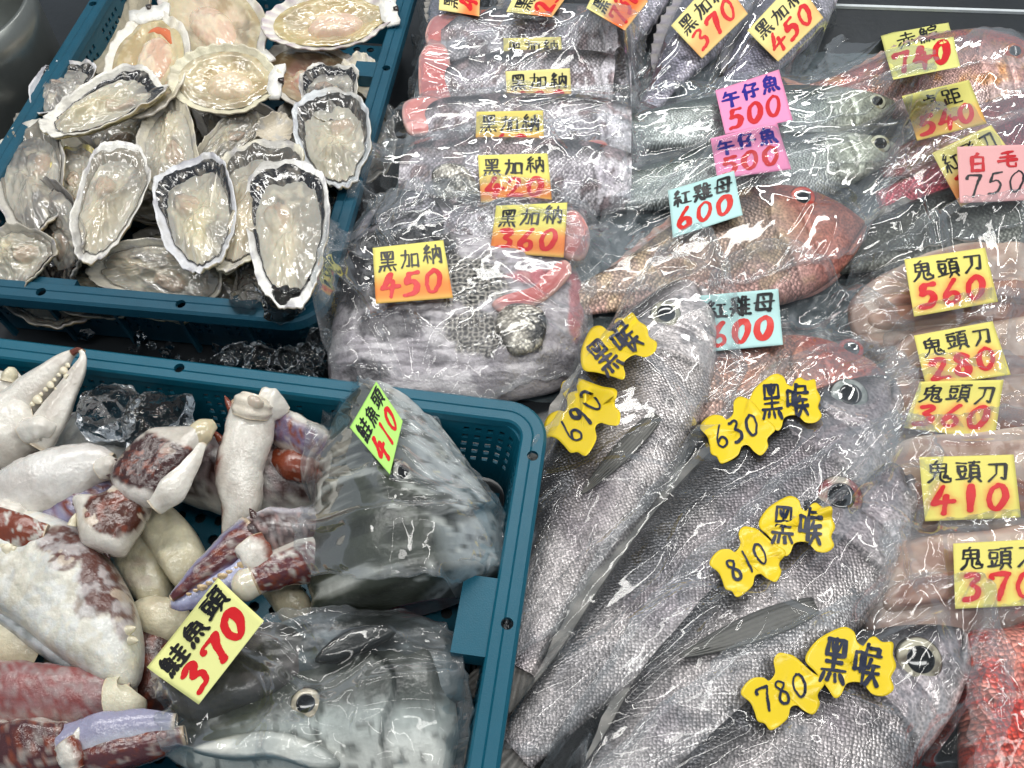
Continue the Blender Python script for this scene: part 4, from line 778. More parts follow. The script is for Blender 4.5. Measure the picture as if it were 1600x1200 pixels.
# ------------------------------------------------------------------ shellfish crate
oy = oyster
FILL = [(90, 240, 60, 'by the left rim under the tilted ochre oyster'), (200, 200, 160, 'under the long tilted oyster'), (300, 260, 60, 'right of the pale narrow oyster'), (390, 280, 120, 'under the brown-mantled oyster'), (480, 330, 100, 'between the longest oyster and the right rim'), (300, 380, 10, 'below the black-mantled centre oyster'), (150, 440, 0, 'along the front rim at the left'), (60, 440, 30, 'by the front rim at far left'), (430, 420, 100, 'hidden behind the longest oyster'), (250, 300, 200, 'left of the black-mantled centre oyster'), (380, 200, 40, 'under the slanting pale grey oyster'), (470, 220, 100, 'left of the cream oyster at the right rim'), (330, 440, 170, 'under the broad low oyster'), (560, 200, 90, 'against the right rim behind the cream oyster'), (290, 180, 90, 'between the scallops and the pale narrow oyster'), (240, 440, 10, 'next to the front rim hole')]
for i, (x, y, an, wh) in enumerate(FILL):
    a = math.radians(an); dx, dy = 92*math.cos(a), 80*math.sin(a)
    oy('dark wet oyster deep in the pile '+wh, (x-dx, y-dy), (x+dx, y+dy), 118, -.034-.010*(i % 3), 60+i, tint='#a59c86', grey=.8, up=.8, rim='#a5a19a', mantle=.6)
SCA = scallop
SCA('flat pale shell half hidden at the back left corner of the crate', (190, 45), -1.2, 66, -.02, 31, shellc='#b7ad97', mt='#8d8168', add='#a59472', lilac=.1, ears=False, empty=True, up=.3, roll=.5)
SCA('large scallop with peach meat behind the orange-roe scallop', (335, 30), .9, 92, -.012, 32, lilac=.5, meat='#dcc9b0', add='#e2c4ac', up=.6)
SCA('pinkish scallop half covered below the lilac-edged scallop', (492, 118), .5, 78, -.03, 33, add='#cf9d90', meat='#c79a8a', mt='#b3a083', up=.7, ears=False)
SCA('scallop with a ribbed lilac edge and round peach meat at the right rim', (515, 28), -.12, 100, .012, 34, lilac=.9, asp=.72, up=.62, meat='#d3c09c', add='#dcc0aa', mt='#bfae80')
SCA('scallop with bright orange roe and upright white hinge', (229, 96), -1.52, 80, .014, 35, roe=True, up=.15, lilac=.15, mt='#d0c096', meat='#dccaa6')
SCA('scallop with a plump cream muscle and a dark ligament at its right', (352, 122), .06, 84, .022, 36, lilac=.05, asp=.84, up=.45, meat='#d3c29e', add='#dbc8aa', shellc='#e2dcc0')
oy('small white barnacled shell wedged by the right rim', (590, 150), (548, 88), 62, -.008, 40, flip=True, rim='#d6cdb8', outer=('#cfc4aa', '#7d7464'))
oy('small oyster with a dark blue-black body behind the crate left rim', (64, 178), (118, 92), 86, .0, 41, mantle=1, tint='#8a8784', grey=.9, up=.3, rim='#d8d8dc')
oy('long oyster tilted on its ochre layered side at upper left', (58, 198), (252, 118), 98, .030, 42, mantle=1, tint='#d6caa2', roll=-.42, up=.1, deep=.34, outer=('#d8c994', '#4a4234'), grey=.5)
oy('oyster with a black lip peeking out behind another at the right rim', (518, 190), (516, 96), 96, .010, 43, mantle=1, tint='#77746f', grey=1., up=.3, rim='#dedbd2')
oy('oyster with a pale creamy body leaning against the right rim', (535, 290), (508, 142), 118, .018, 44, mantle=.9, tint='#d6ccac', up=.3, grey=.2, rim='#d9dde0')
oy('pale narrow oyster standing below the orange-roe scallop', (262, 152), (258, 296), 92, .006, 45, mantle=0, tint='#d0c4a8', up=.1, grey=.3, rim='#d9d2bd', outer=('#cfc09a', '#5b5344'))
oy('slanting pale grey oyster between the centre shells', (312, 262), (392, 176), 62, -.008, 46, mantle=.3, tint='#c4b898', up=.3, grey=.5, rim='#bdb6a4')
oy('rough small closed shell in the middle of the pile', (400, 210), (456, 188), 50, -.002, 47, flip=True, rim='#cdc3b0', outer=('#cbbd9c', '#57514a'))
oy('large grey oyster cut off by the left edge of the picture', (54, 372), (38, 192), 108, .006, 48, mantle=.4, tint='#b9b1a0', up=.3, grey=.8, rim='#d0ccc2')
oy('oyster with a mustard yellow rim behind a white-lipped one', (132, 352), (112, 226), 72, .000, 49, mantle=.3, tint='#b7ad94', up=.3, rim='#d9cb84', grey=.7, outer=('#d3c06a', '#6a6250'))
oy('dark slate-grey shell turned on its side at lower left', (62, 286), (112, 428), 92, .002, 50, mantle=1, tint='#5e5a55', up=.1, grey=1, rim='#77736f', outer=('#8a8680', '#3a3836'), roll=.35)
oy('oyster with a thick white lip and gold-brown shell left of centre', (136, 404), (196, 226), 92, .022, 51, mantle=.25, tint='#d8caa8', up=.2, roll=.22, deep=.36, rim='#f2f0ea', outer=('#cdb27a', '#57503c'), grey=.25)
oy('broad oyster lying low along the front rim', (134, 408), (348, 436), 92, -.008, 52, mantle=.35, tint='#b9ad94', up=.15, grey=.7, rim='#d3cdbd')
oy('plump cream oyster at the left edge near the front rim', (-30, 372), (66, 424), 92, .004, 53, mantle=.2, tint='#ddd0aa', up=.4, grey=.15, rim='#bcb6a8')
oy('oyster with a brown-gold mantle behind the longest oyster', (356, 416), (428, 216), 122, .020, 54, mantle=.75, tint='#d3c2a2', up=.25, grey=.15, rim='#e6e0cc', outer=('#c9bd84', '#55503f'))
oy('oyster with a ruffled lilac-white lip and a black mantle in the centre', (322, 424), (292, 246), 112, .026, 55, mantle=1, tint='#dccfa6', up=.2, grey=.35, rim='#dfe0e4', deep=.3)
oy('small dark shell by the front right corner', (384, 476), (404, 404), 56, -.012, 56, mantle=.8, tint='#777068', up=.3, grey=1, rim='#8d887e')
oy('longest oyster with a smooth white rim at the front right corner', (452, 478), (446, 256), 118, .030, 57, mantle=1, tint='#d9ceb2', up=.25, grey=.2, rim='#f1f0ec', deep=.22)
for i, (x, y, z, r) in enumerate([(385, 468, .004, 26), (442, 474, .012, 34), (508, 312, -.004, 24), (520, 342, -.012, 22), (470, 440, .016, 20)]): ice_chunk(x, y, z, r, 70+i, ['clear ice cube at the front rim left of the longest oyster', 'clear ice cube on the foot of the longest oyster', 'upper clear ice lump by the right rim', 'lower clear ice lump by the right rim', 'clear ice lump in the front right corner of the oyster crate'][i])
for i, (x, y, r) in enumerate([(372, 556, 26), (408, 562, 30), (448, 566, 30), (484, 556, 26), (352, 566, 20), (500, 530, 24), (470, 590, 24), (430, 590, 22)]): ice_chunk(x, y, -.05, r, 80+i, ['clear ice shard in the crate gap, second from the left end', 'clear ice shard in the middle of the crate gap', 'clear ice shard right of the middle of the crate gap', 'clear ice shard beside the large sea bream pack', 'leftmost clear ice shard in the crate gap', 'clear ice shard by the corner of the oyster crate', 'front ice shard at the right end of the crate gap', 'front ice shard in the middle of the crate gap'][i])
# ------------------------------------------------------------------ crab crate
def crab(label, kind='crab claw'):
    kind = 'crab claw' if 'claw' in kind else 'crab piece'
    return thing(kind.replace(' ', '_'), label, kind, 'crab pieces in the teal crate', P(300, 800, -.09))
C_ = crabcol
r = crab('frosted cream crab body piece under the mottled claw', 'crab body')
slab('body', [(150, 815), (186, 784), (236, 830), (268, 888), (270, 942), (238, 960), (206, 932), (172, 872)], -.06, .026, M['frost'], mottled('#cfc8ac', '#8d8a78', [(215, 900, 20, 40, .3)], frost=.15), r, seed=403, lump=.25, pw=.35, na=160)
slab('body_flap', [(198, 790), (236, 774), (294, 816), (326, 874), (320, 912), (284, 926), (250, 884), (218, 832)], -.048, .024, M['frost'], mottled('#d8d1b4', '#8d8a78', [(305, 900, 14, 14, .4)], frost=.1), r, seed=404, lump=.25, pw=.35, na=160)
r = crab('pale leg stump behind the price note of the lower salmon', 'crab body'); loft('stump', [(418, 905, -.07, 20), (446, 930, -.06, 26), (470, 965, -.07, 24)], r, M['frost'], C_(0, base=CREAM), seed=3)
r = crab('frozen grey lump under the ice chunks', 'crab body'); loft('body', [(110, 690, -.07, 50), (160, 705, -.055, 56), (215, 700, -.06, 46)], r, M['frost'], C_(.1, base=lin('#c9cbc6'), frost=.8), seed=4); loft('body_flap', [(150, 740, -.05, 50), (190, 735, -.04, 40), (225, 720, -.05, 22)], r, M['frost'], C_(0, base=lin('#d0d0ca'), frost=.6), seed=5)
r = crab('frosted red-brown claw lying behind the upright white leg'); loft('palm', [(262, 735, -.07, 40), (330, 740, -.055, 58), (420, 752, -.05, 62), (500, 752, -.06, 44)], r, M['frost'], C_(.45, side=.6, frost=.35, spot=.8), seed=6); loft('knuckle', [(430, 720, -.03, 20), (462, 728, -.02, 24), (500, 740, -.03, 18)], r, M['crab'], C_(.5, side=1.5, dark=RED), seed=7, keel=.10)
r = crab('smooth white leg joint with a violet underside at the right, half in the bag', 'crab leg'); loft('merus', [(418, 655, -.02, 20), (445, 668, -.012, 28), (485, 690, -.012, 30), (530, 715, -.03, 26)], r, M['crab'], C_(.15, side=1.6, dark=lin('#6d5f7a')), seed=8, keel=.10)
r = crab('smooth white leg segment standing upright against the crate wall', 'crab leg')
loft('merus', [(396, 632, .004, 36), (388, 680, .002, 37), (374, 735, -.010, 36), (376, 790, -.022, 30), (358, 835, -.035, 12), (350, 856, -.04, 4)], r, M['crab'], C_(.12, side=3.14, dark=RED), seed=9, n=44)
loft('socket', [(392, 650, .014, 30), (396, 630, .022, 30), (400, 620, .024, 20)], r, M['crab'], C_(0, base=lin('#e6dccb')), seed=10, keel=.10); loft('socket_flesh', [(398, 632, .030, 13), (400, 624, .034, 12), (402, 620, .035, 4)], r, M['meat'], C_(0, base=lin('#cdbfae')), seed=11)
loft('arm_joint', [(405, 630, .01, 24), (428, 636, .008, 26), (452, 640, .004, 4)], r, M['crab'], C_(0), seed=12, keel=.10); spikes(r, [(362, 640, .01, -.5, -1, 22), (347, 690, 0, -.7, -.9, 20)], RED)
r = crab('open white crab claw with toothed pincers pointing up at the left')
loft('palm', [(-50, 700, -.03, 50), (0, 680, -.012, 58), (38, 662, -.006, 48), (60, 655, -.006, 30)], r, M['crab'], C_(.22, side=-1.0, dark=lin('#6a3526'), spot=1), seed=13, keel=.10); loft('fixed_finger', [(14, 650, -.004, 44), (38, 622, .006, 30), (72, 588, .016, 21), (102, 560, .024, 11), (120, 548, .027, 4)], r, M['crab'], C_(0), seed=14, keel=.10)
loft('movable_finger', [(58, 690, -.008, 27), (78, 660, .004, 24), (100, 622, .014, 18), (120, 585, .024, 12), (130, 560, .030, 6), (126, 547, .033, 3)], r, M['crab'], C_(.10, side=-1.4, dark=BROWN), seed=15, keel=.10); loft('finger_tip', [(112, 552, .0275, 5.5), (121, 547, .030, 4.5), (131, 550, .032, 4)], r, M['crab'], C_(0, base=lin('#6b3526')), seed=16, n=12)
teeth(r, (46, 634), (108, 566), .012, .030, 9, 5.2, .75, .6, 1); teeth(r, (70, 640), (120, 574), .012, .030, 10, 4.4, -.8, -.45, 2); loft('hinge_joint', [(40, 676, .004, 20), (62, 668, .012, 18), (82, 674, .004, 12)], r, M['crab'], C_(.1, side=-1.5, dark=RED), seed=17, keel=.10)
r = crab('mottled brown crab fragment at the left edge', 'crab body'); loft('shell_piece', [(-40, 760, -.05, 50), (10, 755, -.045, 48), (52, 745, -.05, 40), (85, 735, -.06, 20)], r, M['crab'], C_(.6, side=1.2, spot=1, dark=BROWN), seed=18, keel=.10)
r = crab('small white crab knuckle at the far left by the rim', 'crab leg'); loft('knuckle', [(-10, 612, -.01, 26), (14, 600, -.006, 22), (34, 588, -.006, 14)], r, M['crab'], C_(0), seed=19, keel=.10); loft('knuckle_tip', [(12, 596, .002, 12), (16, 582, .006, 11), (17, 574, .008, 5)], r, M['crab'], C_(0, base=CREAM), seed=20, keel=.10)
r = crab('broad smooth white leg segment above the frozen claw at left', 'crab leg'); loft('merus', [(-20, 800, -.03, 44), (30, 778, -.012, 50), (85, 748, .0, 46), (140, 728, .004, 34), (176, 730, .002, 20)], r, M['crab'], C_(0, base=lin('#e2dfda')), seed=21, n=44); loft('lower_segment', [(20, 820, -.04, 36), (80, 795, -.025, 52), (135, 775, -.02, 46), (180, 755, -.02, 22)], r, M['crab'], C_(.12, side=1.6, dark=PURP, base=lin('#dad7d4')), seed=22, keel=.10); loft('joint', [(156, 735, .01, 16), (172, 728, .014, 16), (184, 728, .012, 8)], r, M['crab'], C_(0), seed=23, keel=.10); loft('socket', [(-6, 802, .0, 22), (14, 806, .002, 22), (34, 812, -.005, 18)], r, M['crab'], C_(0), seed=90, keel=.10)
r = crab('brown and white crab claw segment slanting across the middle', 'crab leg')
slab('lower_segment', [(120, 782), (168, 778), (200, 758), (238, 780), (226, 818), (206, 850), (188, 870), (148, 862), (130, 852), (124, 814)], .0, .022, M['crab'], mottled('#e0dad0', '#50291d', [(180, 800, 50, 34, 1.)], spot=.8), r, seed=405, lump=.2, pw=.45, na=160)
slab('upper_segment', [(176, 744), (204, 706), (244, 678), (304, 670), (334, 668), (318, 704), (302, 734), (264, 774), (238, 792), (206, 788), (182, 768)], .012, .022, M['crab'], mottled('#ded8d0', '#3b1d1a', [(250, 728, 78, 46, 1.)], spot=.3), r, seed=406, lump=.2, pw=.45, na=160)
loft('joint_flesh', [(302, 690, .018, 18), (318, 672, .02, 18), (335, 662, .018, 8)], r, M['meat'], C_(0, base=lin('#d5c9a8')), seed=26); loft('white_edge', [(240, 790, .014, 14), (268, 765, .02, 20), (296, 722, .02, 15), (312, 692, .018, 10)], r, M['crab'], C_(.1, side=0), seed=27, keel=.10); spikes(r, [(205, 728, .02, -1, -.4, 26), (190, 745, .016, -1, -.1, 24), (136, 800, .01, -.9, -.5, 26), (160, 850, 0, .5, 1, 24)], BROWN)
r = crab('white and rust spotted crab arm at the left edge'); loft('arm', [(-40, 818, .0, 26), (10, 826, .008, 26), (45, 834, .010, 22), (74, 838, .008, 15)], r, M['crab'], C_(.4, side=1.2, dark=RED, spot=1.2), seed=28, keel=.10); teeth(r, (0, 850), (26, 856), .012, .012, 3, 6, -.1, 1, 3)
r = crab('large ice-glazed crab claw with a brown edge at left')
slab('palm', [(-50, 824), (10, 806), (75, 808), (138, 836), (182, 888), (214, 952), (226, 1018), (214, 1074), (168, 1076), (96, 1030), (30, 978), (-50, 925)], -.018, .034, M['frost'], mottled('#dfdccf', '#5e372f', [(120, 848, 62, 26, 1.), (165, 900, 42, 60, 1.), (192, 960, 20, 40, .9), (96, 880, 22, 14, .8), (140, 940, 26, 30, .6)], spot=.6, frost=.55), r, seed=401, lump=.22, pw=.42, nr=70, na=240)
slab('ice_glaze', [(-30, 900), (40, 945), (110, 1003), (170, 1056), (196, 1072), (150, 1078), (80, 1036), (10, 985), (-40, 945)], -.03, .022, M['frost'], mottled('#aeb4b5', '#aeb4b5', [], frost=.9), r, seed=402, lump=.35, pw=.5)
spikes(r, [(200, 985, .01, .8, -.3, 16), (204, 1000, .005, .9, .1, 14), (112, 822, .012, .3, -1, 20)], CREAM)
r = crab('dark grey-brown frozen lump left of the lower salmon bag', 'crab body'); loft('body', [(225, 980, -.06, 36), (228, 1030, -.05, 40), (240, 1090, -.055, 46), (250, 1130, -.07, 30)], r, M['frost'], C_(.5, side=1., base=lin('#a6a0a2'), dark=BROWN), seed=31)
r = crab('white frozen piece peeking out left of the price note', 'crab body'); loft('body', [(215, 965, -.05, 24), (250, 968, -.04, 32), (290, 990, -.05, 26)], r, M['frost'], C_(0, base=CREAM), seed=32)
r = crab('cream crab fragments under the glazed claw at left', 'crab body'); loft('body', [(-30, 1010, -.06, 50), (20, 1010, -.045, 52), (70, 1030, -.05, 40)], r, M['frost'], C_(.05, base=CREAM), seed=33)
r = crab('dusky red frosted crab leg along the lower left', 'crab leg'); loft('merus', [(-60, 1085, -.03, 40), (0, 1085, -.02, 44), (80, 1090, -.016, 42), (150, 1092, -.018, 38), (205, 1095, -.02, 28)], r, M['frost'], C_(.75, side=1.2, dark=lin('#8c4a48'), base=lin('#cfc4bd'), frost=.35, spot=.3), seed=34, n=44); loft('joint', [(175, 1098, -.008, 32), (200, 1092, -.006, 30), (212, 1080, -.006, 16)], r, M['frost'], C_(0, base=lin('#d9d3ba')), seed=35)
r = crab('ice-crusted grey slab of crab at the lower left edge', 'crab body'); loft('body', [(-40, 1140, -.04, 36), (60, 1140, -.03, 38), (140, 1135, -.032, 34), (200, 1130, -.04, 20)], r, M['frost'], C_(0, base=lin('#b4b8bb'), frost=1), seed=36)
r = crab('violet and dark brown claw along the bottom left corner'); loft('palm', [(-50, 1190, -.03, 46), (30, 1182, -.018, 48), (90, 1176, -.012, 40), (116, 1172, -.012, 30)], r, M['crab'], C_(.6, side=1.9, dark=lin('#4b2528'), spot=.6), seed=37, keel=.10); loft('movable_finger', [(100, 1172, -.006, 26), (150, 1150, 0, 24), (210, 1136, .0, 20), (275, 1134, -.004, 14)], r, M['crab'], C_(.0, blue=.8, base=lin('#cfd2da')), seed=38, keel=.10); loft('fixed_finger', [(110, 1190, -.008, 26), (170, 1180, -.004, 24), (230, 1165, -.004, 20), (290, 1148, -.006, 12)], r, M['crab'], C_(.5, side=1.9, dark=lin('#5a3034'), blue=.5), seed=39, keel=.10); teeth(r, (150, 1163), (262, 1146), .004, .004, 8, 5, .1, 1, 4, '#a98884'); loft('joint', [(104, 1160, .008, 14), (112, 1180, .008, 15), (116, 1200, .004, 12)], r, M['crab'], C_(.2, dark=RED), seed=40, keel=.10); spikes(r, [(118, 1158, .008, .25, -1, 22)])
r = crab('violet-blue crab claw with toothed pincers pointing down left in the middle')
loft('palm', [(510, 838, -.03, 40), (460, 840, -.015, 44), (415, 838, -.008, 40), (388, 842, -.008, 28)], r, M['crab'], C_(.2, side=1.8, blue=.35, dark=BROWN, frost=.3, base=lin('#dcd6d4')), seed=41, keel=.10); loft('fixed_finger', [(400, 835, -.004, 30), (360, 862, .0, 24), (320, 892, .002, 17), (285, 922, .0, 10), (268, 936, -.002, 5)], r, M['crab'], C_(.2, side=1.6, blue=1., dark=lin('#54252b')), seed=42, keel=.10)
loft('movable_finger', [(420, 872, -.006, 24), (380, 900, -.004, 22), (330, 926, -.006, 17), (290, 942, -.008, 11), (266, 944, -.008, 5)], r, M['crab'], C_(0, blue=1., base=lin('#b9bddb')), seed=43, keel=.10); teeth(r, (396, 872), (290, 930), .006, .004, 10, 6, -.1, .6, 5, '#d9bd94'); loft('joint', [(388, 850, .008, 22), (402, 872, .008, 22), (412, 888, .004, 14)], r, M['crab'], C_(.15, dark=RED), seed=44, keel=.10); spikes(r, [(400, 812, .006, -.5, -.9, 20)], BROWN)
r = crab('white and maroon leg stump with an open end left of the upper salmon', 'crab leg'); loft('merus', [(540, 862, -.02, 30), (480, 876, -.008, 30), (430, 892, 0, 26), (396, 908, .002, 22)], r, M['crab'], C_(.35, side=1.5, dark=lin('#5a2a30'), spot=1), seed=45, keel=.10); loft('open_end', [(398, 908, .006, 20), (380, 916, .006, 22), (368, 920, .004, 14)], r, M['meat'], C_(0, base=lin('#e6e0cc')), seed=46)
for i, (x, y, z, rr) in enumerate([(168, 645, .004, 44), (246, 662, -.004, 52)]): ice_chunk(x, y, z, rr, 95+i, ['clear ice chunk beside the open white claw', 'clear ice chunk leaning on the brown claw segment'][i], sx=1.1)
rs_ = np.random.RandomState(3); pv, pf, c0 = [], [], 0                                   # crushed ice and meltwater crumbs between the crates and under the packs
for k in range(130, 420):
    if k < 170: x, y, z = rs_.uniform(-20, 520), rs_.uniform(520, 575), -.09
    elif k < 300: x, y, z = rs_.uniform(470, 560), rs_.uniform(300, 640), -.085
    else: x, y, z = rs_.uniform(780, 1560), rs_.uniform(600, 1220), -.085
    c = P(x, y, z); r = rs_.uniform(.003, .009); d = rs_.normal(size=(8, 3)); d = np.array([(a, b, e) for a in (-1, 1) for b in (-1, 1) for e in (-1, 1)])*.6+d*.25; pv.append(c+d*r); pf.append(np.array([(0, 1, 3, 2), (4, 6, 7, 5), (0, 4, 5, 1), (2, 3, 7, 6), (0, 2, 6, 4), (1, 5, 7, 3)])+c0); c0 += 8
mk('crushed_ice', np.concatenate(pv), np.concatenate(pf), M['ice'], smooth=False); tag(bpy.data.objects['crushed_ice'], 'crumbs of crushed ice scattered between crates and packs', 'ice', kind='stuff')
xs = np.linspace(-.16, .75, 260); ys = np.linspace(.03, .60, 170); GX, GY = np.meshgrid(xs, ys, indexing='ij'); GX = GX+.11*(GY-.2)*(1-(GX+.16)/.91)
n1 = fbm(p3(GX*60, GY*60), 4, 4); n2 = fbm(p3(GX*11, GY*11), 5, 3); edge_ = sstep(.03, .06, GY)*sstep(.60, .50, GY)
GZ = zshelf(GY)-.004+edge_*(.006+.016*n1+.020*np.clip(n2-.35, 0, 1)); IV = p3(GX, GY, GZ)
ib = mk('ice_bed', IV, gq(260, 170), attr_mat('packed_ice', rough=.12, spec=.5, coat=.5, flat=lin('#6d777b'), bump=((240, .5), (90, .5)), vary=.4, vscale=70, sss=.2)); ib['kind'] = 'stuff'; hput(IV, gq(260, 170))
# ------------------------------------------------------------------ skin colours (local colours of the animals)
def mkskin(side='#a19f9c', side2='#77767a', back='#3c3d40', belly='#c9c6c2', head=None, blush=None, blot=None, bk=(.12, .72), spk=0):
    def f(S, yn, p, sy):
        n = fbm(p*.5, 5, 4); n2 = fbm(p*1.6, 9, 3); c = mix(lin(side), lin(side2), sstep(.4, .65, n)); c = mix(c, lin(back), sstep(bk[0], bk[1], yn+.35*(n-.5))*.9); c = mix(c, lin(belly), sstep(-.15, -.8, yn)*.8)
        if blot: c = mix(c, lin(blot[0]), sstep(blot[1], blot[1]+.08, n2)*blot[2])
        if spk: c = mix(c, lin('#2b2e28'), sstep(.56, .66, fbm(p*7, 21, 3))*spk); c = mix(c, lin('#d9dcd6'), sstep(.6, .72, fbm(p*4, 27, 4))*spk*.7)
        if blush: c = mix(c, lin(blush), sstep(.5, .7, n2)*.6)
        if head: c = mix(c, lin(head), sstep(.34, .20, S+.05*(n-.5))*.8)
        return c
    return f
def meatcol(a, b, edge=None, stripe=None):
    def f(p, R, V):
        n = fbm(p*.9, 4, 4); c = mix(lin(a), lin(b), sstep(.35, .65, n))
        if stripe is not None:
            t = fbm(np.stack([p[..., 0]*stripe[1], p[..., 1]*stripe[2], p[..., 2]*0], -1), 6, 3); c = mix(c, lin(stripe[0]), sstep(.5, .62, t)*stripe[3])
        if edge: c = mix(c, lin(edge), sstep(.8, .97, R+.1*(n-.5)))
        return c
    return f
PINK = meatcol('#d98f8a', '#c9706e', edge='#e2b3ab'); PALE = meatcol('#cdc6ca', '#a9a2aa', edge='#8d8790', stripe=('#5a565c', .3, 3.6, .6)); SKINB = meatcol('#cbc4c9', '#a39da6', edge='#77727a', stripe=('#1f1e22', 1.1, 2.2, .95)); BLK = meatcol('#2f2d30', '#4b484c', stripe=('#a19ca4', 2.2, 2.6, .6)); NET = meatcol('#2b2a2b', '#8d877c', stripe=('#d8d2c6', 3., 3., .8)); STRI = meatcol('#d9d4d4', '#c2bbbd', stripe=('#8d858c', .3, 5., .6))
MAHI = meatcol('#cdb5a4', '#b09382', edge='#dac8ba', stripe=('#94665a', .3, 1.8, .5)); MAHI2 = meatcol('#cfb8a7', '#b59a89', edge='#a58a7c', stripe=('#a5766a', .25, 1.5, .45))
DSC = {'MAHI': .4, 'MAHI2': .4, 'PALE': .7, 'SKINB': .7, 'STRI': .7, 'BLK': .75, 'NET': .6, 'PINK': .4}
K = {'PINK': (PINK, 'fillet'), 'PALE': (PALE, 'stri'), 'SKINB': (SKINB, 'bream'), 'BLK': (BLK, 'fishbig'), 'NET': (NET, 'fishbig'), 'STRI': (STRI, 'stri'), 'MAHI': (MAHI, 'fillet'), 'MAHI2': (MAHI2, 'fillet')}
NM = {'PINK': 'cut_flesh', 'PALE': 'pale_side', 'SKINB': 'blotched_skin', 'BLK': 'dark_skin', 'NET': 'netted_skin', 'STRI': 'belly_skin', 'MAHI': 'fillet', 'MAHI2': 'fillet'}
sd = [200]
def pieces(root, lst, slope=(0, .3)):
    for kind, h, T, poly in lst:
        sd[0] += 1; c = np.mean(poly, 0); slab(NM[kind], poly, q(c[0], c[1], h), T*DSC.get(kind, 1), M[K[kind][1]], K[kind][0], root, slope=slope, seed=sd[0], lump=.3, pw=.34)
def bagged(name, label, cat, group, pxc): return thing(name, label, cat, group, P(*pxc, q(*pxc, 0)))
def fz(pts, h): return [q(a, b, h if not hasattr(h, '__len__') else h[i]) for i, (a, b) in enumerate(pts)]
def bag(root, pts, h, **k):
    k.setdefault('seed', int(pts[0][0]+pts[0][1])); pts = [tuple(p) for p in pts]
    if len(pts) == 4: a, b, c, d = pts; m = lambda u, v: ((u[0]+v[0])/2, (u[1]+v[1])/2); pts = [a, m(a, b), b, m(b, c), c, m(c, d), d, m(d, a)]
    if np.mean([v[1] for v in pts]) < 400: k.setdefault('mat', 'film3'); k['amp'] = k.get('amp', 1.)*.65
    return film('plastic_bag', None, pts, fz(pts, h), parent=root, **k)
def efish(root, a, b, ha, hb, *A, **k): return fish(None, None, None, a, b, q(*a, ha), q(b[0], b[1], hb) if b[1] < 1300 else q(*a, hb)-.01, *A, parent=root, **k)
G1, G2, G3, G4 = 'bagged silver croakers', 'bagged sea bream pieces', 'bagged red fish', 'bagged pale fillets'
TOPC = [(0, .005), (.03, .03), (.1, .072), (.2, .112), (.35, .14), (.5, .135), (.7, .10), (.85, .062), (1, .04)]
BOTC = [(0, .012), (.03, .05), (.1, .09), (.2, .125), (.35, .145), (.5, .14), (.7, .10), (.85, .06), (1, .045)]
THK = [(0, .006), (.03, .022), (.1, .042), (.2, .058), (.35, .066), (.6, .05), (.85, .026), (1, .013)]
def sc_(pr, k): return [(a, b*k) for a, b in pr]
YEL, YEL2 = '#f1e67e', '#f0e498'
BLOT = mkskin('#b9b3c4', '#8f8a9c', '#6a6676', '#d3ccd8', blot=('#4e4c58', .58, .7))
# ---- the back row: whole sea bream standing tail down
for lab, a, b, k, seed in (('sea bream at the far left of the back row beside the crate', (745, -80), (672, 70), .95, 1), ('sea bream second from the crate in the back row', (868, -80), (785, 80), .95, 2), ('sea bream third from the crate in the back row', (1030, -90), (945, 110), .9, 3)):
    t = bagged('bagged_fish', 'bagged lilac-grey '+lab, 'fish', 'bagged whole sea bream in the back row', a)
    efish(t, a, b, .04, .025, -1, sc_(TOPC, k*1.35), sc_(BOTC, k*1.35), THK, M['bream'], BLOT, seed=seed, dfin=(.25, .8, .06)); cx = (a[0]+b[0])/2
    bag(t, [(a[0]-90, a[1]), (a[0]+70, a[1]-10), (b[0]+75, b[1]+15), (b[0]-40, b[1]+20)], .012, seed=seed)
for lab, a, b, k, seed in (('bagged lavender sea bream under the note reading 370', (1175, -70), (1015, 165), .82, 4), ('bagged lavender sea bream under the 450 note of the back row', (1300, -60), (1120, 170), .82, 5)):
    t = bagged('bagged_fish', lab, 'fish', 'bagged whole sea bream in the back row', a)
    efish(t, a, b, .045, .03, -1, sc_(TOPC, k*1.25), sc_(BOTC, k*1.25), THK, M['bream'], BLOT, seed=seed, dfin=(.25, .8, .06), pec=(.35, -.02, .25, .1, .07), fincol='#8f8b9a')
    bag(t, [(a[0]-100, a[1]+10), (a[0]+60, a[1]), (b[0]+95, b[1]+5), (b[0]-30, b[1]+5)], .012, seed=seed, crease=20)
note('yellow slanted note reading 370 in red at the top', [(1049, 40), (1122, -42), (1168, 22), (1097, 91)], YEL2, '黑加納', '370', bleed=.5, seed=4)
note('yellow slanted note reading 450 in red next to the dark panel', [(1168, 48), (1243, -32), (1286, 28), (1216, 96)], YEL2, '黑加納', '450', bleed=.35, seed=5)
# ---- pink fish at the upper right
RT_ = [(0, .01), (.04, .06), (.12, .125), (.25, .175), (.4, .18), (.6, .14), (.8, .08), (1, .04)]; RB_ = [(0, .01), (.04, .05), (.12, .10), (.25, .145), (.4, .155), (.6, .12), (.8, .07), (1, .04)]
t = bagged('bagged_fish', 'pink and gold whole fish with an orange eye at the top right', 'fish', G3, (1500, 90))
efish(t, (1652, 108), (1262, 150), .05, .03, -1, sc_(RT_, 1.2), sc_(RB_, 1.2), THK, M['fish'], mkskin('#e3b3a8', '#d58a80', '#c85a4c', '#eed6d0', blush='#d8a04c', blot=('#c44a3c', .62, .6)), eye=('px', 1584, 82, 19), iris=('#f08a3a', '#c8442c'), seed=6, roll=-.3, gill=.33, dfin=(.3, .85, .03), fincol='#d88a70', tail=(.1, .1))
bag(t, [(1290, 70), (1440, 8), (1660, 20), (1680, 90), (1640, 160), (1420, 165), (1235, 175), (1270, 120)], .008, crease=18)
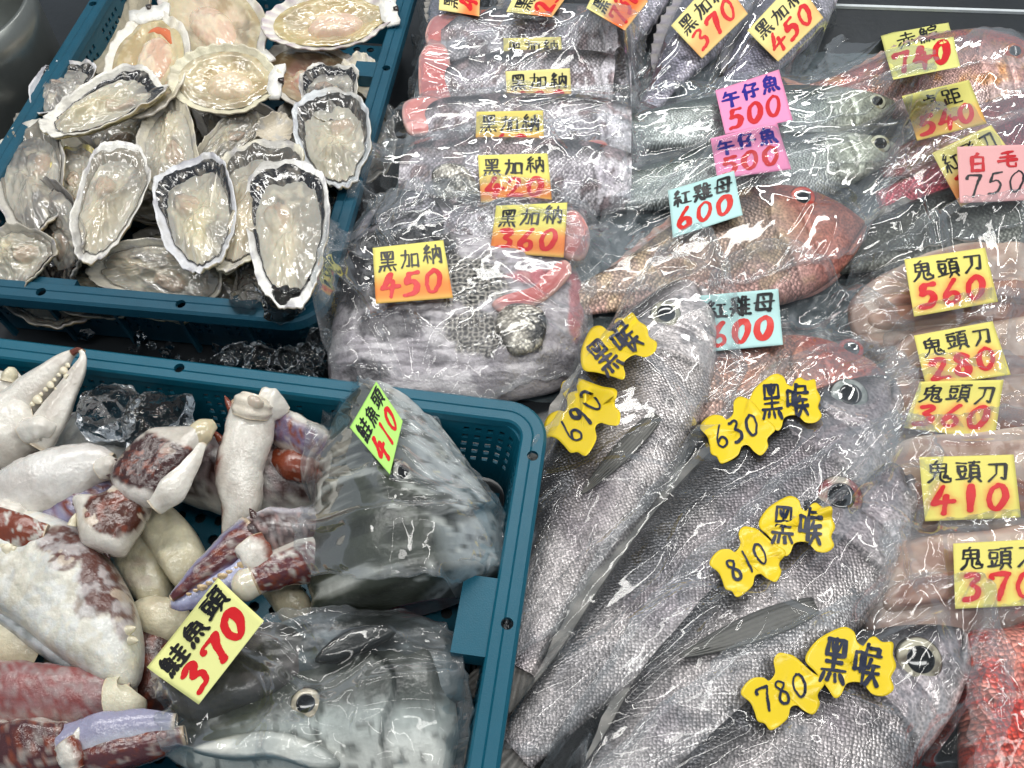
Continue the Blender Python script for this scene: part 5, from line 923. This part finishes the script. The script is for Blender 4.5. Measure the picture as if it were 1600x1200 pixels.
t = bagged('bagged_fish', 'rosy netted fish under the note reading 540', 'fish', G3, (1500, 190))
efish(t, (1740, 190), (1375, 262), .045, .03, -1, sc_(RT_, 1.35), sc_(RB_, 1.3), THK, M['fish'], mkskin('#d9a09a', '#c77f80', '#b05c60', '#e6c4c0', blush='#c85f62'), seed=7, roll=-.1, fincol='#c08080')
bag(t, [(1385, 165), (1480, 105), (1660, 110), (1680, 190), (1640, 240), (1500, 265), (1370, 285), (1360, 220)], .02, crease=18)
note('yellow note reading 740 on the pink and gold fish', [(1378, 57), (1478, 27), (1498, 103), (1397, 123)], '#e6e48a', '赤鯮', '740', seed=6, ppen=.085)
t = bagged('bagged_fish', 'crimson fish half under the pink 750 note', 'fish', G3, (1500, 250))
efish(t, (1790, 225), (1375, 318), .065, .04, -1, sc_(RT_, 1.15), sc_(RB_, 1.15), THK, M['bream'], mkskin('#b9606c', '#a24a58', '#8f3644', '#d8a0a4', blush='#d8606c'), seed=8, roll=-.3)
bag(t, [(1372, 280), (1480, 205), (1660, 160), (1690, 240), (1660, 290), (1480, 310), (1340, 345), (1345, 310)], .03, crease=18)
note('mottled yellow note reading 540 on the rosy fish', [(1414, 152), (1512, 127), (1538, 192), (1435, 218)], '#ddd67a', '卓距', '540', bleed=.45, seed=7, ppen=.085)
note('yellow note partly covered by the pink one above the dark fish', [(1458, 240), (1548, 197), (1602, 272), (1502, 322)], '#e6dc8c', '紅飛刀', '320', bleed=.7, seed=8)
# ---- column of sea bream packs, back to front
BR = mkskin('#dad3d8', '#b0a8b0', '#1d1c1f', '#e4dde0', blot=('#19181a', .53, .9), blush='#b9a3a6', bk=(.2, .7)); CHT = [(0, .15), (.12, .19), (.4, .215), (.75, .2), (.93, .16), (1, .10)]; CHB = [(0, .14), (.15, .18), (.5, .2), (.8, .17), (1, .09)]; CHK = [(0, .05), (.1, .075), (.5, .085), (.9, .06), (1, .03)]
def pack(label, a, b, k, lst, bg, h, seed, roll=-.45, **kw):
    t = bagged('bagged_fish_pieces', label, 'fish pack', G2, bg[0])
    efish(t, a, b, .040, .034, -1, sc_(CHT, k), sc_(CHB, k), CHK, M['bream'], BR, seed=seed, roll=roll, gill=.16, cut=lin('#c98084'), dfin=(.3, .8, .03), fincol='#2b2a2d'); pieces(t, lst); bag(t, bg, h, seed=seed, **kw); return t
pack('topmost pack of cut sea bream, partly under the top notes', (985, 62), (690, 72), .9, [('PINK', .035, .016, [(664, 60), (680, 36), (725, 36), (735, 62), (690, 80)]), ('BLK', .055, .012, [(935, 20), (962, 12), (985, 50), (986, 80), (960, 45)])],
     [(655, 15), (820, 18), (965, 5), (1000, 60), (995, 125), (820, 130), (630, 130), (640, 70)], .02, 51, crease=26)
note('yellow note with a red 4 at the top edge nearest the crate', [(686, 15), (692, -68), (754, -66), (748, 24)], YEL2, '黑加納', '450', bleed=.9, seed=1)
note('yellow note with red digits, second along the top edge', [(792, 18), (828, -58), (900, -26), (862, 26)], YEL2, '黑加納', '250', bleed=.9, seed=2)
note('orange-stained note third along the top edge, ending in a 0', [(918, 12), (952, -60), (1010, 2), (976, 46)], YEL2, '黑加納', '730', bleed=1., seed=3)
note('yellow note whose price is hidden by the pack in front, sixth from the front', [(787, 60), (876, 58), (880, 118), (788, 122)], YEL2, '黑加納', None, seed=9, bleed=.9)
pack('second pack of cut sea bream with pink flesh at its left, under the 620 note', (985, 135), (690, 140), .95, [('PINK', .04, .02, [(655, 105), (675, 85), (702, 95), (702, 158), (660, 165)]), ('BLK', .052, .010, [(958, 100), (978, 102), (986, 170), (962, 172)])],
     [(640, 95), (800, 78), (975, 78), (995, 130), (995, 190), (820, 195), (620, 195), (630, 140)], .03, 52, crease=26)
note('orange-tinged note reading 620 in the sea bream column', [(790, 112), (890, 107), (894, 178), (795, 182)], YEL2, '黑加納', '620', bleed=.9, seed=10)
pack('narrow visible sea bream pack third from the back of the column', (985, 208), (650, 205), .85, [('PINK', .045, .014, [(632, 168), (690, 164), (696, 196), (640, 204)]), ('PINK', .05, .012, [(915, 192), (960, 182), (975, 205), (930, 215)])],
     [(598, 155), (800, 160), (990, 165), (1000, 200), (1000, 250), (800, 255), (590, 255), (592, 200)], .035, 53, crease=26)
note('orange note with only the tops of its red digits showing', [(745, 175), (848, 173), (850, 250), (743, 250)], '#ecd978', '黑加納', '60', bleed=1., seed=11)
pack('fourth pack of the sea bream column with a netted dark patch, under the 420 note', (985, 285), (625, 275), .85, [('NET', .058, .012, [(676, 275), (720, 268), (752, 300), (740, 318), (690, 312)]), ('PINK', .055, .014, [(898, 240), (945, 232), (958, 272), (920, 288)])],
     [(600, 215), (800, 215), (1005, 205), (1005, 280), (985, 350), (800, 345), (560, 340), (575, 280)], .04, 54, crease=28)
note('orange-tinged note reading 420 on the sea bream packs', [(747, 243), (855, 240), (862, 314), (752, 316)], YEL, '黑加納', '420', bleed=.8, seed=12)
pack('pack of cut sea bream just behind the large front pack', (915, 372), (610, 360), .95, [('BLK', .052, .016, [(580, 350), (620, 312), (680, 322), (690, 360), (600, 385)]), ('PINK', .062, .014, [(872, 350), (900, 340), (922, 368), (912, 398), (878, 392)])],
     [(560, 310), (740, 300), (905, 315), (950, 370), (950, 430), (750, 440), (540, 430), (545, 370)], .045, 55, crease=28)
note('orange-tinged note reading 360 just behind the front pack', [(776, 322), (886, 317), (880, 402), (766, 394)], YEL, '黑加納', '360', bleed=.85, seed=13)
# ---- threadfins
T1 = [(0, .012), (.04, .038), (.12, .07), (.25, .10), (.45, .125), (.7, .105), (1, .07)]; T2 = [(0, .015), (.04, .045), (.12, .085), (.25, .125), (.45, .16), (.7, .12), (1, .07)]; TK = [(0, .008), (.05, .026), (.2, .05), (.6, .055), (1, .03)]
GR = mkskin('#b9beba', '#98a29d', '#34443a', '#dcdfdb', head='#b3b6a4', bk=(.1, .6))
for lab, a, b, bg, s in (('upper of two slim green-silver fish with round pale eyes', (1398, 163), (985, 205), [(1000, 165), (1180, 140), (1400, 130), (1425, 165), (1400, 210), (1200, 245), (985, 265), (990, 215)], 11), ('lower of two slim green-silver fish with round pale eyes', (1402, 230), (970, 300), [(1000, 240), (1180, 215), (1400, 192), (1425, 235), (1385, 285), (1200, 320), (965, 350), (985, 290)], 12)):
    t = bagged('bagged_fish', lab, 'fish', 'bagged slim green-silver fish', a); efish(t, a, b, .045, .035, -1, T1, T2, TK, M['fish'], GR, eye=('px', 1372, 156, 17) if s == 11 else ('px', 1377, 222, 19), iris=('#dcdcc4', '#a8a078'), seed=s, roll=-.25, gill=.27, mouth=(.07, -.5))
    bag(t, bg, .012, crease=18, seed=s)
note('upper pink note reading 500 with blue characters', [(1119, 142), (1216, 110), (1237, 187), (1134, 209)], '#f59ac4', '午仔魚', '500', ink='#2a2490', pink='#cf2b30', seed=14, pen=.045, ppen=.065)
note('lower pink note reading 500 with blue characters', [(1111, 217), (1213, 192), (1235, 264), (1122, 279)], '#f59ac4', '午仔魚', '500', ink='#2a2490', pink='#cf2b30', seed=15, pen=.045, ppen=.065)
# ---- dark mullet-like fish at the right
t = bagged('bagged_fish', 'dark grey fish with bold scale rows under the pink 750 note', 'fish', 'bagged dark fish', (1450, 330))
efish(t, (1830, 300), (1285, 415), .055, .035, -1, [(0, .02), (.1, .09), (.3, .14), (.5, .15), (.7, .13), (.85, .09), (1, .035)], [(0, .02), (.1, .08), (.3, .12), (.5, .12), (.7, .09), (.85, .05), (1, .03)], THK, M['fishbig'], mkskin('#5d6058', '#474a46', '#25282a', '#8d8f88', blot=('#33352f', .55, .6)), seed=13, roll=-.25, dfin=(.35, .9, .03), tail=(.09, .07), fincol='#2c2e30')
bag(t, [(1300, 350), (1420, 265), (1660, 225), (1690, 300), (1660, 400), (1460, 420), (1270, 445), (1275, 400)], .012, crease=20)
note('pale pink note reading 750 with red characters', [(1496, 230), (1612, 226), (1614, 312), (1500, 317)], '#eeb4b4', None, '750', pink='#1d1f24', ppen=.035, seed=16, hand=[('白', .26, .30, .34, .24, .045, .04), ('毛', .66, .26, .30, .28, .045, .04)], ink='#c8242c')
bpy.data.objects.get('price_note')
# ---- red snapper-like fish
RED_ = mkskin('#a88f80', '#8a6f60', '#4a352e', '#d8a8a0', head='#8f4636', blush='#c9b08c')
t = bagged('bagged_fish', 'brown-red fish with an orange eye under the blue 600 note', 'fish', G3, (1150, 380))
efish(t, (1352, 350), (900, 472), .055, .035, -1, sc_(RT_, 1.3), sc_(RB_, 1.25), THK, M['fishbig'], RED_, eye=('px', 1254, 309, 22), iris=('#e8603a', '#c8382c'), seed=14, roll=-.2, gill=.32, fincol='#a86a5a', mouth=(.13, -.55), dfin=(.28, .85, .035))
slab('ventral_skin', [(1180, 410), (1290, 380), (1320, 420), (1260, 465), (1130, 470)], q(1230, 430, .03), .016, M['fillet'], meatcol('#d88a7c', '#c8685c', edge='#dfa69a'), t, seed=91)
bag(t, [(960, 345), (1140, 280), (1340, 265), (1375, 310), (1310, 440), (1100, 490), (890, 480), (905, 420)], .012, crease=20)
note('light blue note reading 600 on the brown-red fish', [(1044, 298), (1146, 268), (1160, 336), (1052, 371)], '#bfe6e4', '紅雞母', '600', pink='#d62a22', seed=17, pen=.042, ppen=.075)
# ---- pale fillets, back half
def fil(label, lst, bg, h, **k):
    t = bagged('bagged_fillet', label, 'fillet pack', G4, bg[0]); pieces(t, lst, slope=(0, .25))
    for kd, hh_, T_, pl in lst:                                            # darker strip of muscle along each fillet
        c_ = np.mean(pl, 0); pl2 = [(c_[0]+(x-c_[0])*.8, c_[1]+(y-c_[1])*.30+(c_[1]-min(v[1] for v in pl))*(.18+.1*math.sin(x*.02))) for x, y in pl]; sd[0] += 1
        slab('muscle_strip', pl2, q(c_[0], c_[1], hh_+.006), T_*.42, M['fillet'], meatcol('#b08572', '#9c6f60', edge='#cfae9a', stripe=('#7d4f46', .3, 2., .5)), t, slope=(0, .25), seed=sd[0], lump=.3, pw=.4)
    bag(t, bg, h, mat='film2', **k); return t
fil('large pack of pale fillets under the 560 note', [('MAHI2', .04, .03, [(1325, 480), (1370, 440), (1440, 425), (1560, 440), (1660, 455), (1660, 530), (1480, 545), (1360, 535)]), ('MAHI', .045, .032, [(1345, 465), (1450, 405), (1660, 385), (1660, 470), (1500, 490), (1390, 500)])],
    [(1320, 440), (1460, 385), (1670, 368), (1690, 450), (1670, 545), (1480, 555), (1310, 540), (1300, 490)], .014, crease=20)
note('yellow note reading 560 at the top of the fillets', [(1414, 406), (1538, 388), (1558, 471), (1429, 494)], YEL, '鬼頭刀', '560', ink_spread=.075, seed=18)
# ---- front sea bream pack
def breamskin(regs, base=('#d0cacd', '#aca5ab')):
    """skin pattern: soft patches (x, y, rx, ry, colour, strength, style) broken up along the scale rows"""
    def f(p, R, V):
        x, y = topix(V); n = fbm(p*.9, 4, 4); st = fbm(np.stack([p[..., 0]*.35, p[..., 1]*4.2, p[..., 2]*0], -1), 6, 3); c = mix(lin(base[0]), lin(base[1]), sstep(.35, .65, n)); c = mix(c, lin('#6f686e'), sstep(.52, .66, st)*.55)
        gx, gy = (x+6*(n-.5))/8.5, (y+5*(n-.5))/7.; ix, iy = np.floor(gx).astype(np.int64), np.floor(gy).astype(np.int64); ds = []
        for du in (-1, 0, 1):
            for dv in (-1, 0, 1): ds.append(np.hypot(ix+du+.2+.6*_h(ix+du, iy+dv, ix*0, 1)-gx, iy+dv+.2+.6*_h(ix+du, iy+dv, ix*0, 2)-gy))
        ds = np.sort(np.array(ds), 0); net = sstep(.30, .08, ds[1]-ds[0])
        for cx, cy_, rx, ry, col, k, sty in regs:
            w_ = sstep(1.15, .75, np.hypot((x-cx)/rx, (y-cy_)/ry)+.9*(fbm(p*1.5, 31, 3)-.5))*k
            cc = mix(lin(col), lin('#cfc8bd'), net*.75) if sty == 'net' else mix(lin(col), lin('#8d8a8e'), sstep(.6, .75, fbm(p*3, 17, 3))*.6) if sty == 'dark' else mix(lin(col), lin('#e3c0ba'), sstep(.5, .7, n)*.5)
            c = c*(1-w_[..., None])+cc*w_[..., None]
        return c
    return f
t = bagged('bagged_fish_pieces', 'large front pack of sea bream with dark head and pale belly under the 450 note', 'fish pack', G2, (700, 500))
slab('cut_fish', [(528, 470), (550, 395), (600, 345), (660, 345), (720, 392), (850, 390), (905, 440), (918, 520), (880, 590), (760, 612), (640, 618), (530, 618), (508, 560)], q(710, 500, .03), .030, M['stri'], breamskin([(630, 392, 95, 62, '#1a191b', 1., 'dark'), (555, 440, 45, 50, '#2f2d30', .9, 'dark'), (735, 440, 60, 45, '#2b2a2a', 1., 'net'), (745, 520, 50, 40, '#3a3837', .9, 'net'), (812, 512, 50, 42, '#232222', 1., 'net'), (850, 432, 60, 12, '#c0606a', .9, 'pink'), (900, 480, 14, 50, '#b96a70', .8, 'pink'), (570, 585, 40, 25, '#2d2b2e', .8, 'dark'), (610, 505, 60, 26, '#3a363b', .8, 'dark'), (870, 570, 40, 22, '#4a464b', .7, 'dark'), (680, 560, 26, 14, '#5a545a', .6, 'dark')]), t, slope=(0, .22), seed=301, lump=.45, pw=.5, nr=90, na=300)
slab('pectoral_fin', [(775, 505), (800, 480), (850, 492), (846, 535), (800, 548)], q(812, 512, .058), .006, M['fishbig'], NET, t, slope=(0, .22), seed=303, lump=.4)
slab('gill_flesh', [(770, 470), (830, 455), (878, 415), (892, 432), (850, 468), (790, 484)], q(830, 450, .058), .007, M['fillet'], PINK, t, slope=(0, .22), seed=304, lump=.4)
bag(t, [(540, 385), (650, 330), (880, 380), (925, 460), (905, 590), (720, 628), (528, 632), (516, 510)], .03, crease=34, amp=1.25)
note('front yellow-orange note reading 450 on the large sea bream pack', [(583, 388), (692, 376), (707, 465), (588, 474)], YEL, '黑加納', '450', bleed=.8, seed=19)
# ---- second red fish
t = bagged('bagged_fish', 'red-headed fish with a black and red eye between silver fish and fillets', 'fish', G3, (1250, 540))
efish(t, (1388, 590), (930, 640), .05, .04, -1, sc_(RT_, 1.15), sc_(RB_, 1.), THK, M['fishbig'], mkskin('#c29a88', '#a07e6e', '#8f5448', '#d8b4a8', head='#a8483a', blush='#c98a70'), eye=('px', 1332, 541, 21), iris=('#d8402c', '#a82820'), seed=15, gill=.33, mouth=(.07, -.3))
bag(t, [(1100, 470), (1220, 435), (1370, 520), (1400, 590), (1370, 640), (1200, 660), (1020, 660), (1060, 560)], .012, crease=16)
note('light blue note reading 600 partly covered by a silver fish bag', [(1095, 463), (1215, 452), (1222, 538), (1104, 549)], '#bfe6e4', '紅雞母', '600', pink='#d62a22', seed=20, pen=.042, ppen=.075)
fil('narrow pack of pale fillets under the 280 note', [('MAHI2', .048, .028, [(1378, 580), (1420, 530), (1540, 515), (1660, 510), (1660, 615), (1500, 625), (1390, 620)])], [(1372, 540), (1500, 505), (1670, 498), (1690, 560), (1670, 630), (1500, 640), (1360, 630), (1360, 590)], .02, crease=18)
note('yellow note reading 280, its lower edge under the 360 note', [(1429, 525), (1550, 503), (1578, 585), (1448, 604)], YEL, '鬼頭刀', '280', ink_spread=.075, seed=21)
fil('pack of pale fillets under the 360 fillet note', [('MAHI', .05, .03, [(1345, 650), (1380, 610), (1500, 600), (1660, 600), (1660, 700), (1480, 710), (1360, 700)])], [(1345, 610), (1480, 600), (1670, 600), (1690, 650), (1670, 710), (1500, 718), (1345, 712), (1335, 660)], .024, crease=18)
note('yellow note reading 360 among the fillets at the right', [(1438, 597), (1567, 594), (1553, 687), (1412, 668)], YEL, '鬼頭刀', '360', ink_spread=.075, seed=22)
# ---- silver croakers
SIL = mkskin('#c2bab9', '#958c90', '#202226', '#e2d9d6', bk=(-.02, .62), blot=('#66666a', .56, .55)); IR = ('#d3cfc2', '#8a8478')
def croak(label, a, b, h, bg, hb, eye, iris, k, seed, pec):
    t = bagged('bagged_fish', label, 'fish', G1, a); efish(t, a, b, h, h-.012, -1, sc_(TOPC, k), sc_(BOTC, k), THK, M['fish'], SIL, eye=eye, iris=iris, seed=seed, pec=pec, gill=.28, dfin=(.3, .9, .035), tail=(.13, .10), mouth=(.07, -.35)); bag(t, bg, hb, seed=seed, crease=30, amp=1.15); return t
croak('silver croaker with a cloudy eye, snout pointing up, under the 690 sticker', (1082, 432), (800, 1040), .045, [(975, 490), (1068, 408), (1128, 480), (1128, 680), (980, 950), (860, 1010), (775, 1080), (840, 740)], .012, ('px', 1040, 493, 25), ('#b9b6a4', '#8d8a7c'), 1.0, 21, ('px', 1026, 652, 908, 772, 34))
sticker('yellow sticker with two black characters near the cloudy-eyed fish', NAME_SH, (961, 544), -.62, 116, '黑喉', 31, tang=-.72)
sticker('yellow sticker reading 690 nearest the teal crate corner', PRICE_SH, (909, 650), -.38, 124, '690', 32, tang=-1.0, pen=.035, th=.3, tw=.22)
croak('silver croaker with a grey-ringed eye under the 630 sticker', (1392, 590), (800, 1170), .055, [(1210, 600), (1350, 563), (1402, 640), (1300, 850), (1000, 1150), (880, 1190), (760, 1180), (1000, 800)], .02, ('px', 1328, 617, 29), ('#c5c8c4', '#8d9490'), .92, 22, None)
sticker('yellow sticker with two black characters above the 630 one', NAME_SH, (1226, 627), -.12, 112, '黑喉', 33, tang=-.05)
sticker('yellow sticker reading 630 on the silver fish with the grey-ringed eye', PRICE_SH, (1152, 674), .18, 116, '630', 34, tang=-.35, pen=.035, th=.3, tw=.22)
fil('pack of pale fillets under the 410 note', [('MAHI', .055, .032, [(1372, 745), (1400, 700), (1500, 690), (1660, 690), (1660, 840), (1500, 850), (1400, 840)])], [(1365, 705), (1500, 685), (1670, 682), (1690, 760), (1670, 850), (1520, 862), (1380, 860), (1350, 790)], .026, crease=20)
note('yellow note reading 410 at the right, the largest and flattest', [(1437, 715), (1583, 711), (1594, 808), (1446, 814)], YEL, '鬼頭刀', '410', ink_spread=.06, seed=23)
croak('silver croaker with a red-rimmed eye under the 810 sticker', (1412, 722), (890, 1290), .062, [(1255, 760), (1385, 690), (1428, 770), (1350, 980), (1120, 1200), (980, 1260), (800, 1280), (1040, 930)], .026, ('px', 1311, 780, 33), ('#c9bfae', '#8a2c34'), .98, 23, ('px', 1272, 948, 1062, 1024, 44))
sticker('yellow sticker with two black characters beside the red-rimmed eye', NAME_SH, (1245, 822), 0, 119, '黑喉', 35, tang=.06)
sticker('yellow sticker reading 810 below the red-rimmed eye', PRICE_SH, (1168, 878), 0, 118, '810', 36, tang=-.55, pen=.035, th=.3, tw=.2)
fil('plain pack of pale fillets under the 370 fillet note', [('MAHI2', .06, .034, [(1356, 880), (1420, 850), (1520, 840), (1660, 835), (1660, 985), (1500, 1000), (1365, 990)])], [(1350, 860), (1500, 838), (1670, 830), (1690, 900), (1670, 1000), (1520, 1010), (1350, 1010), (1340, 930)], .03, crease=14)
note('yellow note reading 370 cut by the right edge of the picture', [(1490, 850), (1632, 842), (1636, 944), (1493, 951)], YEL, '鬼頭刀', '370', ink_spread=.05, seed=24)
t = bagged('bagged_fillet', 'bagged red scaled fillet in the lower right corner', 'fillet pack', 'bagged red fillet', (1560, 1090)); 
REDC = meatcol('#e05a44', '#cc3428', stripe=('#eab8a8', 1.5, 3., .5))
slab('scaled_side', [(1500, 1000), (1560, 985), (1670, 980), (1670, 1260), (1520, 1260), (1498, 1120)], q(1570, 1100, .055), .035, M['fishbig'], REDC, t, seed=92)
bag(t, [(1490, 985), (1580, 965), (1680, 960), (1690, 1100), (1690, 1270), (1580, 1280), (1485, 1270), (1480, 1120)], .025, crease=14)
croak('large silver croaker with a dark round eye at the bottom right', (1505, 985), (900, 1420), .070, [(1250, 1000), (1450, 928), (1508, 1010), (1510, 1190), (1330, 1330), (1100, 1340), (850, 1300), (1060, 1090)], .032, ('px', 1436, 1032, 29), ('#c9c2ac', '#6a6052'), 1.02, 24, None)
sticker('large yellow sticker with two black characters on the bottom right fish', NAME_SH, (1329, 1036), .05, 142, '黑喉', 37, tang=.16)
sticker('yellow sticker reading 780 on the bottom right silver fish', PRICE_SH, (1223, 1081), .02, 130, '780', 38, tang=-.35, pen=.035, th=.3, tw=.22)
# ---- salmon heads in the teal crate
SM = mkskin('#c0c6c7', '#98a0a2', '#262a10', '#d3d6d2', blot=('#33362d', .6, .6), bk=(.28, .62), spk=.75)
t = thing('bagged_salmon', 'bagged grey salmon head standing in the crate under the green 410 note', 'salmon head', 'bagged salmon heads', P(640, 800, -.1))
fish(None, None, None, (580, 596), (652, 952), -.004, -.052, -1, [(0, .01), (.03, .045), (.1, .085), (.2, .115), (.31, .135), (.345, .12), (.36, .07), (1, .05)], [(0, .015), (.03, .05), (.1, .09), (.2, .12), (.31, .135), (.345, .12), (.36, .07), (1, .05)], [(0, .012), (.03, .045), (.1, .085), (.2, .115), (.31, .13), (.345, .115), (.36, .06), (1, .05)], M['skin'], SM, eye=('px', 632, 737, 17), iris=('#c9c5ba', '#7f8280'), s1=.36, parent=t, seed=31, roll=-.85, gill=.26, mouth=(.16, -.5))
film('plastic_bag', None, [(515, 560), (580, 600), (640, 650), (760, 770), (785, 900), (690, 965), (500, 950), (478, 740)], [.015, .015, .01, -.03, -.05, -.06, -.06, -.03], parent=t, mat='film2', seed=41, crease=26, amp=1.5)
note('lime green note reading 410 stuck on the upper salmon bag', [(547, 668), (588, 597), (629, 658), (609, 741)], '#b6ee7a', '鮭魚頭', '410', seed=25, pen=.036, z0=.15)
t = thing('bagged_salmon', 'bagged salmon head lying in the crate corner under the slanted 370 note', 'salmon head', 'bagged salmon heads', P(500, 1080, -.1))
slab('split_head_half', [(400, 1000), (470, 965), (600, 955), (700, 985), (725, 1060), (700, 1100), (480, 1080), (390, 1050)], -.03, .026, M['skin'], meatcol('#687173', '#4a5254', stripe=('#1f2220', .6, 1.6, .8)), t, seed=93)
slab('head_flesh_fill', [(262, 1075), (330, 1000), (420, 975), (490, 1000), (470, 1070), (390, 1110), (300, 1130)], -.022, .026, M['skin'], meatcol('#6b6664', '#4f4f4d', stripe=('#23251e', .8, 1.4, .7)), t, seed=97)  # head flesh added under the note to flatten the film and cut its reflection
slab('dark_slab', [(492, 1030), (540, 985), (600, 975), (618, 990), (580, 1015), (520, 1036)], .006, .008, M['skin'], meatcol('#1d1f1e', '#2c2f2d'), t, seed=94)  # near-black slab set at the dark cavity of the cut head
fish(None, None, None, (258, 1162), (712, 1100), -.03, -.04, 1, [(0, .008), (.03, .03), (.1, .058), (.2, .085), (.31, .10), (.355, .085), (.37, .04), (1, .03)], [(0, .012), (.03, .035), (.1, .06), (.2, .085), (.31, .105), (.355, .09), (.37, .04), (1, .03)], [(0, .008), (.03, .02), (.1, .035), (.2, .05), (.31, .055), (.355, .04), (.37, .012), (1, .01)], M['skin'], mkskin('#a9b0ac', '#838c8a', '#1d2117', '#e8e7de', blot=('#3f443f', .62, .6), bk=(-.28, .2), spk=.6), eye=('px', 479, 1101, 19), iris=('#c9bda6', '#8d8878'), s1=.37, parent=t, seed=32, gill=.29, mouth=(.2, -.4))
slab('jaw', [(300, 1172), (360, 1150), (430, 1142), (500, 1164), (532, 1194), (500, 1206), (430, 1186), (360, 1188)], .004, .010, M['skin'], meatcol('#d8d8cf', '#b9bdb8', edge='#8d918c'), t, seed=95)
film('plastic_bag', None, [(232, 1030), (430, 962), (660, 955), (728, 1040), (722, 1210), (500, 1270), (290, 1230), (255, 1120)], [.005, .0, -.02, -.03, -.03, -.03, -.03, -.01], parent=t, mat='film2', seed=42, crease=22, amp=1.5)
note('pale yellow slanted note reading 370 stuck on the lower salmon bag', [(234, 1041), (340, 907), (410, 971), (311, 1097)], '#eef0a0', '鮭魚頭', '370', seed=26, pen=.04, ppen=.08, z0=.15)
